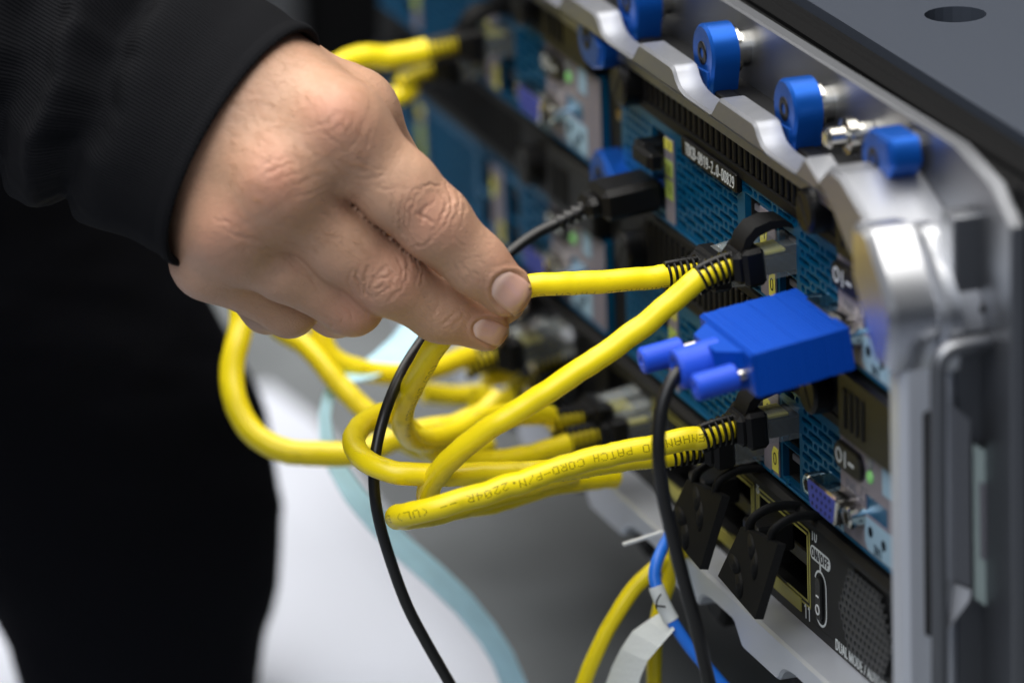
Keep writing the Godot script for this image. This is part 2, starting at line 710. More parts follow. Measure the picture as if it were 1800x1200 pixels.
func merlon(x0: float, x1: float, base: float, top: float, up: float, first: float) -> PackedVector2Array:
	# scalloped edge of a rail: flats with an S curve down to a pocket, every 55.3 mm
	var edge := []
	var x := first
	while x < x1:
		for q in [[-7.0, 0.0], [-5.5, 0.1], [-2.0, 0.75], [-0.6, 0.96], [0.6, 1.0], [21.5, 1.0], [23.4, 0.93], [24.6, 0.72], [25.6, 0.48], [27.6, 0.22], [30.5, 0.07], [34.0, 0.0]]:
			if x + q[0] > x0 + 0.5 and x + q[0] < x1 - 0.5:
				edge.append(Vector2(x + q[0], lerpf(base, top, q[1])))
		x += 55.3
	var out := PackedVector2Array()
	out.append(Vector2(x0, up))
	out.append(Vector2(x0, base))
	for e in edge:
		out.append(e)
	out.append(Vector2(x1, base))
	out.append(Vector2(x1, up))
	return out


func teardrop(turn: float) -> PackedVector2Array:
	var o := PackedVector2Array()
	for i in 15:
		var a := deg_to_rad(-20.0 + 220.0 * i / 14.0)
		o.append(Vector2(cos(a), sin(a)) * 7.2)
	for q in [Vector2(-6.4, -4.6), Vector2(-2.8, -11.0), Vector2(-2.0, -11.8), Vector2(3.2, -11.8), Vector2(4.0, -10.8), Vector2(6.2, -4.0)]:
		o.append(q)
	var r := PackedVector2Array()
	for q in o:
		r.append(q.rotated(turn))
	return r


func knob(parent: Node3D, x: float, y: float, z0: float, turn: float, m: Material) -> void:
	var b := MB.new()
	b.prism(at3(x, y, 0), teardrop(turn), z0 + 1.5, z0 + 8.7, 0.7)
	b.lathe(at3(x, y, z0 + 1.5), [Vector2(0, 0), Vector2(6.9, 0), Vector2(7.0, 0.4), Vector2(7.0, 1.6), Vector2(0, 1.7)], 32)
	var k := part("latch_knob", b, m, parent)
	b = MB.new()
	var low := PackedVector2Array()
	for q in [Vector2(-3.4, -4.0), Vector2(-2.2, -10.2), Vector2(3.2, -10.2), Vector2(4.4, -4.0)]:
		low.append(q.rotated(turn))
	b.prism(at3(x, y, 0), low, z0 + 8.6, z0 + 9.05, 0.3)
	part("paddle_rib", b, m, k)
	b = MB.new()
	b.lathe(at3(x, y, z0 + 8.6), [Vector2(3.0, 0.0), Vector2(2.9, 0.3), Vector2(2.4, 0.4), Vector2(1.4, 0.4), Vector2(1.3, -0.9), Vector2(0, -0.9)], 20)
	part("cap_screw", b, M.black, k)
	b = MB.new()
	b.lathe(at3(x, y, z0), [Vector2(0, -2.7), Vector2(4.6, -2.7), Vector2(4.6, 0.0), Vector2(5.8, 0.0), Vector2(5.8, 1.6), Vector2(0, 1.6)], 20)
	part("washer", b, M.chrome, k)


func rack_case() -> void:
	var o := thing("rack_case", "portable rack case with scalloped silver aluminium frame and dark lid", "rack case", Vector3(40, -120, -60))
	var b := MB.new()
	# top rail: scalloped shelf, then down to the chamfered corner
	var p := merlon(-260, 206, 25.2, 30.3, 24.0, -84.6 - 55.3 * 3)
	b.prism(Transform3D(), p, 3.6, 10, 0.7)
	b.bx(-260, 206, 16.5, 19.2, -9, 3.5, 0.3)
	part("top_rail", b, M.alu, o)
	b = MB.new()
	p = PackedVector2Array([Vector2(196, 24.0), Vector2(206.2, 23.0), Vector2(217, 14.8), Vector2(236, 6), Vector2(242, 1.5), Vector2(252, 4), Vector2(250, 11), Vector2(240, 20), Vector2(231, 25), Vector2(214, 31.7), Vector2(206.3, 32), Vector2(201, 28.5)])
	b.prism(Transform3D(), p, -9, 10, 1.2)
	part("corner_plate", b, M.alu, o)
	# polished corner bumper
	b = MB.new()
	p = PackedVector2Array([Vector2(229, 13), Vector2(229.5, 25.5), Vector2(237, 26.5), Vector2(240, 25), Vector2(252, 12), Vector2(253, 8), Vector2(250, -4), Vector2(242, -4)])
	b.prism(Transform3D(), p, 3, 14, 1.6)
	part("corner_bumper", b, M.bumper, o)
	b = MB.new()
	b.prism(Transform3D(Basis(), Vector3(1, -1, -6.0)), p, 3, 7.6, 1.5)
	part("corner_bumper", b, M.bumper, o)
	# right post, its side and the fittings on it
	b = MB.new()
	b.bx(241.6, 250, -140, 6, -3, 10.5, 1.6)
	part("post", b, M.alu_lit, o)
	b = MB.new()
	b.bx(241, 248.6, -140, 30, -17.5, -3, 0.6)
	part("post_side", b, M.alubrush, o)
	b = MB.new()
	b.prism(Transform3D(Basis(Vector3(0, 0, -1), Vector3(0, 1, 0), Vector3(1, 0, 0)), Vector3(250.0, 0, 0)), stadium(Vector2(-4.3, -41), 1.1, 27.0), -1.0, 0.12)
	part("slot", b, M.pit, o)
	b = MB.new()
	var bail := curve([Vector3(251, 0.79, -13.22), Vector3(255, 2.1, -8.45), Vector3(256.5, 2.42, -2.57), Vector3(257, 1.87, 2.03), Vector3(257, -0.89, 4.25), Vector3(257, -8.85, 4.59), Vector3(257, -35.73, 4.83), Vector3(257, -60.27, 4.76), Vector3(257, -90.61, 5.03)], 2.0)
	var rad := PackedFloat32Array()
	rad.resize(bail.size())
	rad.fill(1.9)
	b.tube(bail, rad, 14)
	part("bail_handle", b, M.alubrush, o)
	b = MB.new()
	b.slab(Vector3(252, -12.81, -1.09), Vector3(252, -16.89, -5.2), Vector3(252, -56.94, -5.21), Vector3(252, -54.94, -1.03), Vector3(-2, 0, 0))
	part("hinge_leaf", b, M.alu, o)
	b = MB.new()
	b.slab(Vector3(252.5, -55.3, -0.95), Vector3(254, -56.94, -4.34), Vector3(255, -58.92, -3.34), Vector3(255, -64.88, 1.72), Vector3(-1.5, 0, 0))
	part("hinge_lip", b, M.alu, o)
	b = MB.new()
	b.slab(Vector3(251, -23.06, -6.43), Vector3(251, -27.81, -13.08), Vector3(251, -65.02, -12.47), Vector3(251, -60.24, -6.46), Vector3(-0.6, 0, 0))
	var lab := part("label_plate", b, mat(Color(0.60, 0.66, 0.66), 0.6), o)
	b = MB.new()
	b.slab(Vector3(251.2, -32.13, -7.67), Vector3(251.2, -33.98, -11), Vector3(251.2, -52.58, -10.9), Vector3(251.2, -50.47, -7.83), Vector3(-0.3, 0, 0))
	part("label_print", b, M.printdim, lab)
	b = MB.new()
	b.lathe(Transform3D(Basis(Vector3(0, 0, -1), Vector3(0, 1, 0), Vector3(1, 0, 0)), Vector3(250, 7.67, -10.65)), [Vector2(3.0, 0), Vector2(2.4, 1.0), Vector2(0, 1.0)], 16)
	part("rivet", b, M.black, o)
	# back wall of the frame
	b = MB.new()
	p = PackedVector2Array([Vector2(-260, 20), Vector2(230, 20), Vector2(240, 8), Vector2(240, -140), Vector2(266, -140), Vector2(266, 31.5), Vector2(255, 38.5), Vector2(235, 42.4), Vector2(-260, 39)])
	b.prism(Transform3D(), p, -12.5, -9.2, 0.5)
	part("back_wall_plate", b, M.alubrush, o)
	# knobs
	knob(o, 50.4, 32.8, -6.6, 0.05, M.anod)
	knob(o, 104.8, 32.8, -6.6, 0.05, M.anod)
	knob(o, 159.2, 32.6, -6.6, 0.05, M.anod)
	knob(o, 208.5, 33.0, -9, 1.9, M.anod)
	knob(o, -5.0, 32.8, -6.6, 0.05, M.anod)
	# steel plunger between the two nearest knobs
	b = MB.new()
	var pl: Vector3 = Vector3(185.82, 32.23, -2)
	b.lathe(at3(pl.x, pl.y, -9), [Vector2(3.2, 0), Vector2(3.2, 4), Vector2(4.4, 4.2), Vector2(4.4, 6.5), Vector2(2.6, 7.0), Vector2(2.6, 10.5), Vector2(1.6, 11.5), Vector2(0, 11.5)], 20)
	part("plunger", b, M.chrome, o)
	# bottom rail, its scallops downward
	b = MB.new()
	p = merlon(-260, 250, 102.6, 107.8, 96.4, -76.0 - 55.3 * 3)
	var q2 := PackedVector2Array()
	for q in p:
		q2.append(Vector2(q.x, -q.y))
	b.prism(Transform3D(), q2, -9, 10, 0.7)
	part("bottom_rail", b, M.alu_lit, o)
	for i in 6:
		knob(o, 150.5 - 55.3 * i, -109.5, -9, 0.9, M.blackmatt)
	b = MB.new()
	b.bx(-260, 262, -117, -99, -12.5, -9.2, 0.5)
	part("back_wall_plate", b, M.alubrush, o)
	# gasket: two rubber ribs round the lid joint
	b = MB.new()
	b.bx(-260, 262, 22, 40.0, -17.0, -12.6, 1.5)
	b.bx(-260, 264, 22, 41.5, -22.2, -17.4, 1.8)
	b.bx(-260, 264, 22, 40.2, -26.6, -22.6, 1.0)
	part("gasket", b, M.rubber, o)
	# lid shell with its round hole
	b = MB.new()
	var hc: Vector3 = Vector3(129.85, 42, -54.37)
	var hole := disc(Vector2(hc.x, -hc.z), 7.6, 32)
	var T := Transform3D(Basis(Vector3(1, 0, 0), Vector3(0, 0, -1), Vector3(0, 1, 0)), Vector3(0, 0, 0))
	punched(b, hc.x - 20, hc.x + 20, 27.0, 67.0, Vector2(hc.x, -hc.z), 7.6, 7.6, 0, 4, 10)
	for i in b.v.size():
		b.v[i] = T * b.v[i] + Vector3(0, 42, 0)
		b.n[i] = T.basis * b.n[i]
	for r in [[-260.0, hc.x - 20, 27.0, 67.0], [hc.x + 20, 262.0, 27.0, 67.0], [-260.0, 262.0, 67.0, 400.0]]:
		b.quad(Vector3(r[0], 42, -r[2]), Vector3(r[1], 42, -r[2]), Vector3(r[1], 42, -r[3]), Vector3(r[0], 42, -r[3]), Vector3.UP)
	b.quad(Vector3(-260, 42, -27), Vector3(262, 42, -27), Vector3(262, 22, -27), Vector3(-260, 22, -27), Vector3(0, 0, 1))
	b.quad(Vector3(262, 42, -27), Vector3(262, 42, -400), Vector3(262, -140, -400), Vector3(262, -140, -27), Vector3(1, 0, 0))
	part("lid", b, M.lid, o)
	b = MB.new()
	b.lathe(Transform3D(Basis(Vector3(1, 0, 0), Vector3(0, 0, -1), Vector3(0, 1, 0)), Vector3(hc.x, 38, hc.z)), [Vector2(7.6, 0), Vector2(7.4, -9), Vector2(0, -9)], 24)
	part("hole_sleeve", b, M.black, o)
	# edge strip on the near end of the lid, and the case body below
	b = MB.new()
	b.bx(262.2, 268, -140, 41, -60, -12.6, 2.0)
	part("edge_strip", b, M.rubber, o)
	b = MB.new()
	b.bx(-262, 262, -118, 20, -400, -120, 2.0)
	b.bx(-262, 262, -200, -118, -400, -170, 2.0)
	part("case_body", b, M.rubber, o)


func thumb_screw(x: float, y: float, z: float, r: float, turn: float, parent: Node3D) -> void:
	var b := MB.new()
	b.lathe(at3(x, y, z), [Vector2(r * 0.7, -4), Vector2(r * 0.7, 0), Vector2(r, 0.1), Vector2(r, 4.6), Vector2(r * 0.86, 5.4), Vector2(r * 0.2, 5.4), Vector2(0, 5.3)], 40, 0.05)
	var k := part("thumb_screw", b, M.black, parent)
	b = MB.new()
	b.box(Transform3D(Basis(Vector3(0, 0, 1), turn), Vector3(x, y, z + 5.3)), Vector3(r * 1.5, 0.9, 0.4), 0.05)
	part("slot", b, M.pit, k)


func jack(parent: Node3D, r: Rect2, lit: bool) -> void:
	var b := MB.new()
	var x0 := r.position.x
	var x1 := r.end.x
	var y0 := r.position.y
	var y1 := r.end.y
	b.bx(x0, x1, y0, y1, -16, -14, 0)
	for q in [[x0, x0 + 0.3, y0, y1], [x1 - 0.3, x1, y0, y1], [x0, x1, y0, y0 + 0.3], [x0, x1, y1 - 0.3, y1]]:
		b.bx(q[0], q[1], q[2], q[3], -14, -1.6, 0)
	var k := part("network_jack", b, M.pit, parent)
	if lit:
		b = MB.new()
		for i in 8:
			b.bx(x0 + 2.0 + i * 0.9, x0 + 2.4 + i * 0.9, y0 + 0.6, y0 + 2.2, -10, -4, 0)
		part("contacts", b, M.gold, k)
		b = MB.new()
		b.bx(x0 + 0.6, x1 - 3.4, y1 - 4.6, y1 - 2.8, -4.0, -2.2, 0.2)
		part("shield_tab", b, M.printdim, k)


func server_module() -> Node3D:
	var o := thing("server_module", "", "server module", Vector3(134, -20, 0), "blue server modules mounted in the rack case")
	var wins := [Rect2(61, -6, 9.4, 9), Rect2(61, -17.4, 9.4, 8.6), Rect2(126.5, -7.2, 10.4, 10), Rect2(126.5, -18, 10.4, 9.2), Rect2(149, -9.5, 11.2, 10.4), Rect2(149, -18.4, 11.2, 8.6)]
	var b := MB.new()
	var perfs := [[Rect2(40.6, -18.6, 19.4, 22.4), "hex"], [Rect2(78.4, -18.6, 43.6, 20.8), "slots"], [Rect2(161.4, -18.6, 26.2, 22.2), "slots"], [Rect2(124.5, 3.2, 36.0, 1.9), "slots"]]
	sheet(b, Rect2(38.5, -20.2, 192.5, 25.7), wins, perfs, 0.0, 2.2)
	# rolled edges of the tray
	b.quad(Vector3(38.5, 5.5, 0), Vector3(231, 5.5, 0), Vector3(231, 5.5, -12), Vector3(38.5, 5.5, -12), Vector3.UP)
	b.quad(Vector3(38.5, -20.2, 0), Vector3(231, -20.2, 0), Vector3(231, -20.2, -12), Vector3(38.5, -20.2, -12), Vector3.DOWN)
	b.quad(Vector3(38.5, 5.5, 0), Vector3(38.5, -20.2, 0), Vector3(38.5, -20.2, -12), Vector3(38.5, 5.5, -12), Vector3.LEFT)
	b.quad(Vector3(231, 5.5, 0), Vector3(231, -20.2, 0), Vector3(231, -20.2, -12), Vector3(231, 5.5, -12), Vector3.RIGHT)
	part("face_plate", b, M.blue, o)
	b = MB.new()
	for q in [[39.0, 61.0], [70.6, 126.4], [137.2, 148.8], [160.4, 230.5]]:
		b.bx(q[0], q[1], -20, 5.2, -40, -7.5, 0)
	b.bx(39, 230.5, -20, 5.2, -60, -40, 0)
	b.bx(60.9, 160.5, 4.4, 5.2, -40, -2.4, 0)
	part("chassis", b, M.navy, o)
	for i in wins.size():
		jack(o, wins[i], i != 3)
	# inner lip that frames the lower edge
	b = MB.new()
	b.bx(38.7, 230.8, -20.0, -19.2, 0.02, 0.7, 0.2)
	part("lower_lip", b, M.blue, o)
	# grey port plate with the numbers
	b = MB.new()
	b.bx(137.6, 147.6, -20, 2.6, 0.05, 0.5, 0.1)
	var pl := part("port_plate", b, M.greyplate, o)
	b = MB.new()
	b.prism(Transform3D(), PackedVector2Array([Vector2(137.9, -6.6), Vector2(140.8, -6.6), Vector2(142.4, -4.0), Vector2(142.4, -1.4), Vector2(137.9, -1.0)]), 0.5, 0.62)
	part("port_label", b, M.yellowlabel, pl)
	words(pl, "port_number", "1", Vector3(140.9, -3.6, 0.64), 2.6, M.ink, -0.1)
	b = MB.new()
	b.prism(Transform3D(), PackedVector2Array([Vector2(143.2, -18.4), Vector2(147.4, -18.4), Vector2(147.4, -12.2), Vector2(144.4, -12.2), Vector2(143.2, -14.0)]), 0.5, 0.62)
	part("port_label", b, M.yellowlabel, pl)
	words(pl, "port_number", "0", Vector3(145.2, -15.2, 0.64), 3.0, M.ink)
	# strip of little labels beside the left perforation
	b = MB.new()
	b.bx(71.6, 77.8, -19.5, 2.8, 0.05, 0.5, 0.1)
	var st := part("label_strip", b, M.greyplate, o)
	for q in [[-0.2, 2.6, "y"], [-7.0, -2.9, "g"], [-13.0, -8.0, "g"]]:
		b = MB.new()
		b.bx(71.9, 77.4, q[0], q[1], 0.5, 0.62, 0.05)
		var lb := part("label", b, M.yellowlabel if q[2] == "y" else M.greenlabel, st)
	for y in [1.2, -5.0, -10.6]:
		b = MB.new()
		b.bx(75.3, 75.7, y - 0.9, y + 0.9, 0.62, 0.7, 0)
		part("label_mark", b, M.ink, st)
	# blue tongue of the usb socket
	b = MB.new()
	b.bx(62.2, 69.6, -12.6, -11.0, -8, -1.0, 0.1)
	part("usb_tongue", b, M.anod, o)
	# rivets
	for q in [[131.5, -19.0], [120.0, -17.0], [143.0, -19.3], [153, -18.9]]:
		b = MB.new()
		b.lathe(at3(q[0], q[1] - 0.0, 0.0), [Vector2(1.0, 0.0), Vector2(0.9, 0.5), Vector2(0.5, 0.7), Vector2(0, 0.7)], 12)
		part("rivet", b, M.blue, o)
	# grey control panel
	b = MB.new()
	sheet(b, Rect2(187.8, -19.0, 42.8, 24.2), [Rect2(202.8, -10.2, 13.6, 5.2), Rect2(215.2, -1.6, 4.0, 6.0)], [], 0.5, 2.5)
	b.quad(Vector3(187.8, 5.2, 0.5), Vector3(187.8, -19, 0.5), Vector3(187.8, -19, 0.0), Vector3(187.8, 5.2, 0.0), Vector3.LEFT)
	var cp := part("control_panel", b, M.greyplate, o)
	b = MB.new()
	b.bx(202.6, 216.6, -10.4, -4.8, -9, -6, 0)
	b.bx(215, 219.4, -1.8, 4.6, -9, -6, 0)
	part("socket_well", b, M.navy, cp)
	b = MB.new()
	b.prism(Transform3D(), PackedVector2Array([Vector2(202.9, -10.6), Vector2(219.5, -10.6), Vector2(219.5, -18.6), Vector2(204.6, -18.6), Vector2(202.9, -17.0)]), 0.5, 0.66)
	var pp := part("pale_label", b, M.paleblue, cp)
	for q in [[206.4, -13.6], [214.4, -14.4]]:
		b = MB.new()
		b.prism(Transform3D(), disc(Vector2(q[0], q[1]), 1.35, 16), 0.66, 0.74)
		part("label_mark", b, M.navy, pp)
	words(pp, "label_print", "IN1", Vector3(211.0, -17.2, 0.72), 1.6, M.navy)
	b = MB.new()
	b.bx(213.4, 220.2, 7.2, 17.0, 0.9, 1.3, 0.1)
	part("pale_label", b, M.print, o)
	b = MB.new()
	b.bx(214.0, 220.2, -1.8, 6.0, 0.52, 0.72, 0.05)
	part("pale_label", b, M.paleblue, cp)
	b = MB.new()
	b.prism(at3(0, 0, 0), stadium(Vector2(194.6, 0.3), 8.6, 3.4, 10), 0.4, 1.7, 0.5)
	var sw := part("power_switch", b, M.black, cp)
	b = MB.new()
	var ring := PackedVector2Array()
	var T := at3(189.8, 0.4, 1.7)
	b.lathe(T, [Vector2(1.9, 0.0), Vector2(1.9, 0.12), Vector2(1.35, 0.12), Vector2(1.35, 0.0)], 24)
	b.bx(193.3, 193.9, -1.7, 2.3, 1.7, 1.82, 0)
	b.bx(195.6, 199.0, -0.2, 0.5, 1.7, 1.82, 0)
	part("switch_marks", b, M.print, sw)
	for q in [[206.5, 0.0, "on"], [206.5, 3.6, "off"]]:
		b = MB.new()
		b.lathe(at3(q[0], q[1], 0.5), [Vector2(1.65, 0), Vector2(1.5, 0.5), Vector2(0.9, 0.8), Vector2(0, 0.9)], 18)
		part("indicator_light", b, M.led if q[2] == "on" else M.ledoff, cp)
	words(cp, "print", "PWR", Vector3(194.2, -6.4, 0.56), 1.3, M.printdim)
	words(cp, "print", "HDD", Vector3(193.4, 5.0, 0.56), 1.3, M.printdim)
	b = MB.new()
	b.bx(197.6, 201.2, -7.6, -7.3, 0.5, 0.6, 0)
	b.bx(200.9, 201.2, -7.3, -4.2, 0.5, 0.6, 0)
	b.bx(200.9, 204.6, -4.2, -3.9, 0.5, 0.6, 0)
	b.bx(197, 205.2, 5.6, 5.85, 0.5, 0.6, 0)
	part("leader_line", b, M.printdim, cp)
	# display socket
	b = MB.new()
	var sh := PackedVector2Array([Vector2(-8.4, 3.6), Vector2(8.4, 3.6), Vector2(9.2, 2.7), Vector2(8.0, -2.9), Vector2(7.0, -3.8), Vector2(-7.0, -3.8), Vector2(-8.0, -2.9), Vector2(-9.2, 2.7)])
	var c := Vector3(188.5, -11.2, 0)
	b.prism(Transform3D(Basis(), c), sh, 0.0, 5.8, 0.5)
	var vg := part("display_socket", b, M.chrome, o)
	b = MB.new()
	var inn := PackedVector2Array()
	for q in sh:
		inn.append(q * Vector2(0.93, 0.86))
	b.prism(Transform3D(Basis(), c), inn, 5.5, 5.95, 0.1)
	part("socket_face", b, M.vgablue, vg)
	b = MB.new()
	for r in 3:
		for i in 5:
			b.prism(Transform3D(Basis(), c), disc(Vector2(-5.4 + i * 2.7 + (0.6 if r == 1 else 0.0), 1.9 - r * 2.0), 0.55, 10), 5.95, 5.99)
	part("contact_holes", b, M.pit, vg)
	for s in [-1, 1]:
		b = MB.new()
		var TT := at3(c.x + s * 12.5, c.y, 0)
		b.lathe(TT, [Vector2(2.9, 0), Vector2(2.9, 4.2), Vector2(2.5, 4.7), Vector2(1.7, 4.7), Vector2(1.6, 2.0), Vector2(0, 2.0)], 6)
		part("hex_standoff", b, M.chrome, vg)
	b = MB.new()
	b.prism(Transform3D(), PackedVector2Array([Vector2(177.0, -15.6), Vector2(189.4, -15.6), Vector2(189.4, -19.4), Vector2(179.0, -19.4), Vector2(177.0, -18.4)]), 0.3, 0.62)
	var vl := part("display_label", b, M.paleblue, o)
	words(vl, "label_print", "VGA", Vector3(184.4, -17.6, 0.66), 1.9, M.ink, 0.0, "Droid Sans", true)
	# ventilated bar above the tray
	b = MB.new()
	b.bx(38.7, 192, 6.0, 24.0, -14, -3.5, 0.3)
	b.bx(38.7, 192, 21.6, 24.2, -3.5, 0.9, 0.4)
	b.bx(38.7, 192, 6.0, 9.0, -3.5, 0.9, 0.4)
	b.bx(38.7, 57, 9.0, 21.6, -3.5, 0.9, 0.4)
	b.bx(166, 192, 9.0, 21.6, -3.5, 0.9, 0.4)
	var vb := part("ventilated_bar", b, M.panel, o)
	b = MB.new()
	b.bx(-0.95, 0.95, 9.0, 21.6, -3.5, 0.8, 0.35)
	for i in 28:
		org = Vector3.ZERO
		var s := part("slat", b, M.panel, vb)
		s.position = (Vector3(58.6 + i * 3.9, 0, 0) - Vector3(134, -20, 0)) * MM
	org = Vector3(134, -20, 0)
	thumb_screw(52.0, 11.5, 0.5, 5.6, 0.9, o)
	thumb_screw(180.0, 13.5, 0.5, 5.6, -0.9, o)
	# slotted black box at the right end of the bar
	b = MB.new()
	b.bx(192.5, 229, 6.2, 23.6, -10, 3.0, 0.8)
	var bb := part("inlet_box", b, M.black, o)
	for i in 4:
		b = MB.new()
		b.bx(196.5 + i * 3.6, 198.2 + i * 3.6, 9.5, 19.5, 3.0, 3.5, 0.2)
		part("rib", b, M.panel, bb)
	return o


func servers() -> void:
	var a := server_module()
	a.set_meta("label", "upper right blue server module, carrying the raised black asset strip and blue video plug")
	for q in [[Vector3(0, -44.45, 0), "lower right blue server module with uncovered video socket above the black switch unit"], [Vector3(-206.57, 0, 0), "blurred upper left blue server module behind the index finger knuckle"], [Vector3(-206.57, -44.45, 0), "blurred lower left blue server module behind the black usb cord"]]:
		var d := a.duplicate()
		d.name = numbered("server_module")
		add_child(d)
		d.position = a.position + q[0] * MM
		d.set_meta("label", q[1])
	# black post between the two columns of modules
	var o := thing("divider_bar", "black upright bar with small brass screws between left and right server modules", "divider", Vector3(31.5, -64, 0))
	var b := MB.new()
	b.bx(25.2, 37.8, -64, 24, -14, -1.2, 0.6)
	part("bar", b, M.panel, o)
	for y in [-1.4, -24.0, -46.0]:
		b = MB.new()
		b.lathe(at3(35.0, y, -1.2), [Vector2(1.7, 0), Vector2(1.5, 0.7), Vector2(0.8, 1.0), Vector2(0, 1.0)], 16)
		part("brass_screw", b, M.gold, o)
	knob(o, 35.0, 20.0, -1.0, 1.3, M.anod)
	knob(o, 33.0, -18.0, -4.0, 1.5, M.anod)
	# asset strip
	o = thing("asset_label", "black plastic strip printed TDCB-0919-2.0-00829 across the top of a blue server", "label", Vector3(104, 5, 1))
	b = MB.new()
	b.bx(87.4, 125.2, 2.2, 7.2, 0.1, 1.9, 0.4)
	part("strip", b, M.black, o)
	words(o, "lettering", "TDCB-0919-2.0-00829", Vector3(107.6, 4.7, 1.95), 2.9, M.print, 0.0, "Droid Sans Mono", true, 0.74)
	# stub of a plug left of it
	o = thing("usb_dongle", "stubby black plug in the socket left of the printed strip", "plug", Vector3(66, -1, 0))
	b = MB.new()
	b.bx(63.4, 70.0, -4.6, 0.8, -3, 6.0, 0.8)
	b.bx(66.0, 78.4, -4.2, 0.4, 3.0, 7.0, 0.8)
	part("body", b, M.black, o)
	b = MB.new()
	b.bx(66.6, 77.6, -3.6, -0.2, 7.0, 7.4, 0.2)
	part("end_cap", b, M.panel, o)


func switch_unit() -> void:
	var o := thing("switch_unit", "black switch unit with numbered ports 10 and 11 under the servers", "network switch", Vector3(150, -107, 0))
	var b := MB.new()
	sheet(b, Rect2(-180, -93.8, 410, 25.2), [Rect2(134.6, -89.4, 31, 17.0), Rect2(97.6, -89.4, 31, 17.0), Rect2(60.6, -89.4, 31, 17.0), Rect2(23.6, -89.4, 31, 17.0), Rect2(171.9, -91.6, 3.6, 11.2)], [], 0.6, 3.0)
	part("front_panel", b, M.panel, o)
	b = MB.new()
	b.bx(-180, 230, -94, -70, -120, -14, 0)
	for x in [23.6, 60.6, 97.6, 134.6]:
		b.bx(x - 3, x, -91, -73.6, -14, -2.2, 0)
	part("chassis", b, M.pit, o)
	b = MB.new()
	b.bx(-180, 230, -69.6, -65.6, -6, 2.6, 1.3)
	part("rounded_top_edge", b, M.panel, o)
	# port frames: a double olive line round each pair, numbers, a label tab
	for i in 3:
		var x := 132.2 - 37.0 * i
		b = MB.new()
		for w in [0.0, 1.3]:
			b.bx(x + w, x + 35.4 - w, -70.7 - w - 0.5, -70.7 - w, 0.62, 0.74, 0)
			b.bx(x + 35.4 - w - 0.6, x + 35.4 - w, -91.0 + w, -70.7 - w, 0.62, 0.74, 0)
			b.bx(x + w, x + w + 0.6, -91.0 + w, -70.7 - w, 0.62, 0.74, 0)
			b.bx(x + 20, x + 35.4 - w, -91.0 + w, -90.5 + w, 0.62, 0.74, 0)
		var fr := part("port_frame", b, M.olive, o)
		b = MB.new()
		b.bx(x + 10, x + 29.5, -93.6, -90.0, 0.62, 1.0, 0.1)
		part("port_tab", b, M.olive, fr)
		words(fr, "port_number", ["10", "8", "6"][i], Vector3(x + 38.1, -71.0, 0.7), 3.1, M.print, 0.0, "Droid Sans", false, 0.8)
		words(fr, "port_number", ["11", "9", "7"][i], Vector3(x + 33.2, -92.6, 0.7), 3.6, M.print, 0.0, "Droid Sans", false, 0.8)
		b = MB.new()
		b.bx(x + 4, x + 31, -84.5, -80.5, -12, -3, 0.4)
		part("port_divider", b, M.black, fr)
	# lower strip under the panel
	b = MB.new()
	b.bx(-180, 236, -100.5, -96.6, -14, 0.58, 0.2)
	b.bx(-180, 236, -96.55, -93.85, -14, 0.6, 0.05)
	part("lower_strip", b, M.panel, o)
	# rocker switch in its white outline
	b = MB.new()
	b.prism(Transform3D(), stadium(Vector2(173.7, -86.0), 1.9, 5.8, 8), 0.0, 1.3, 0.4)
	var sw := part("rocker_switch", b, M.black, o)
	b = MB.new()
	b.lathe(at3(173.6, -88.8, 1.32), [Vector2(1.35, 0), Vector2(1.35, 0.1), Vector2(0.9, 0.1), Vector2(0.9, 0)], 20)
	b.bx(172.8, 174.4, -85.6, -85.2, 1.3, 1.42, 0)
	part("switch_marks", b, M.white, sw)
	b = MB.new()
	var so := stadium(Vector2(174.2, -85.9), 3.9, 7.2, 10)
	var si := stadium(Vector2(174.2, -85.9), 3.3, 6.6, 10)
	for i in so.size():
		var j := (i + 1) % so.size()
		if so[i].x < 171.4 and so[i].y < -80.5 and so[i].y > -91.5 and so[j].y > -91.5:
			continue
		b.quad(Vector3(so[i].x, so[i].y, 0.7), Vector3(so[j].x, so[j].y, 0.7), Vector3(si[j].x, si[j].y, 0.7), Vector3(si[i].x, si[i].y, 0.7), Vector3(0, 0, 1))
	b.bx(173.8, 174.5, -78.8, -76.6, 0.62, 0.72, 0)
	part("switch_outline", b, M.print, o)
	b = MB.new()
	b.prism(Transform3D(), stadium(Vector2(174.2, -75.5), 6.4, 1.75, 8), 0.6, 0.72)
	var pill := part("switch_caption", b, M.print, o)
	words(pill, "lettering", "ON/OFF", Vector3(174.2, -75.5, 0.76), 2.5, M.ink, 0.0, "Droid Sans", true, 0.85)
	words(o, "lettering", "DUAL MODE / AUTO SE", Vector3(199.4, -94.2, 0.75), 2.6, M.print, 0.0, "Droid Sans", false, 0.86)
	# honeycomb grille, its outline a hexagon
	b = MB.new()
	var cx := 204.0
	var cy := -82.6
	for k in range(-5, 6):
		for i in range(-8, 9):
			var x := cx + (i + (0.5 if k % 2 != 0 else 0.0)) * 2.5
			var y := cy + k * 2.1
			var lim := 16.5 - absf(y - cy) * 0.62
			if absf(x - cx) > lim or y > -71.6 or y < -92.4:
				continue
			punched(b, x - 1.25, x + 1.25, y - 1.05, y + 1.05, Vector2(x, y), 0.86, 0.86, 1.5, 1.2, 3)
	part("grille", b, mat(Color(0.20, 0.205, 0.21), 0.5), o)
	b = MB.new()
	b.prism(Transform3D(), PackedVector2Array([Vector2(188, -82.6), Vector2(194.6, -92.4), Vector2(213.4, -92.4), Vector2(220, -82.6), Vector2(213.4, -72.8), Vector2(194.6, -72.8)]), 0.4, 0.66)
	part("grille_backing", b, M.pit, o)


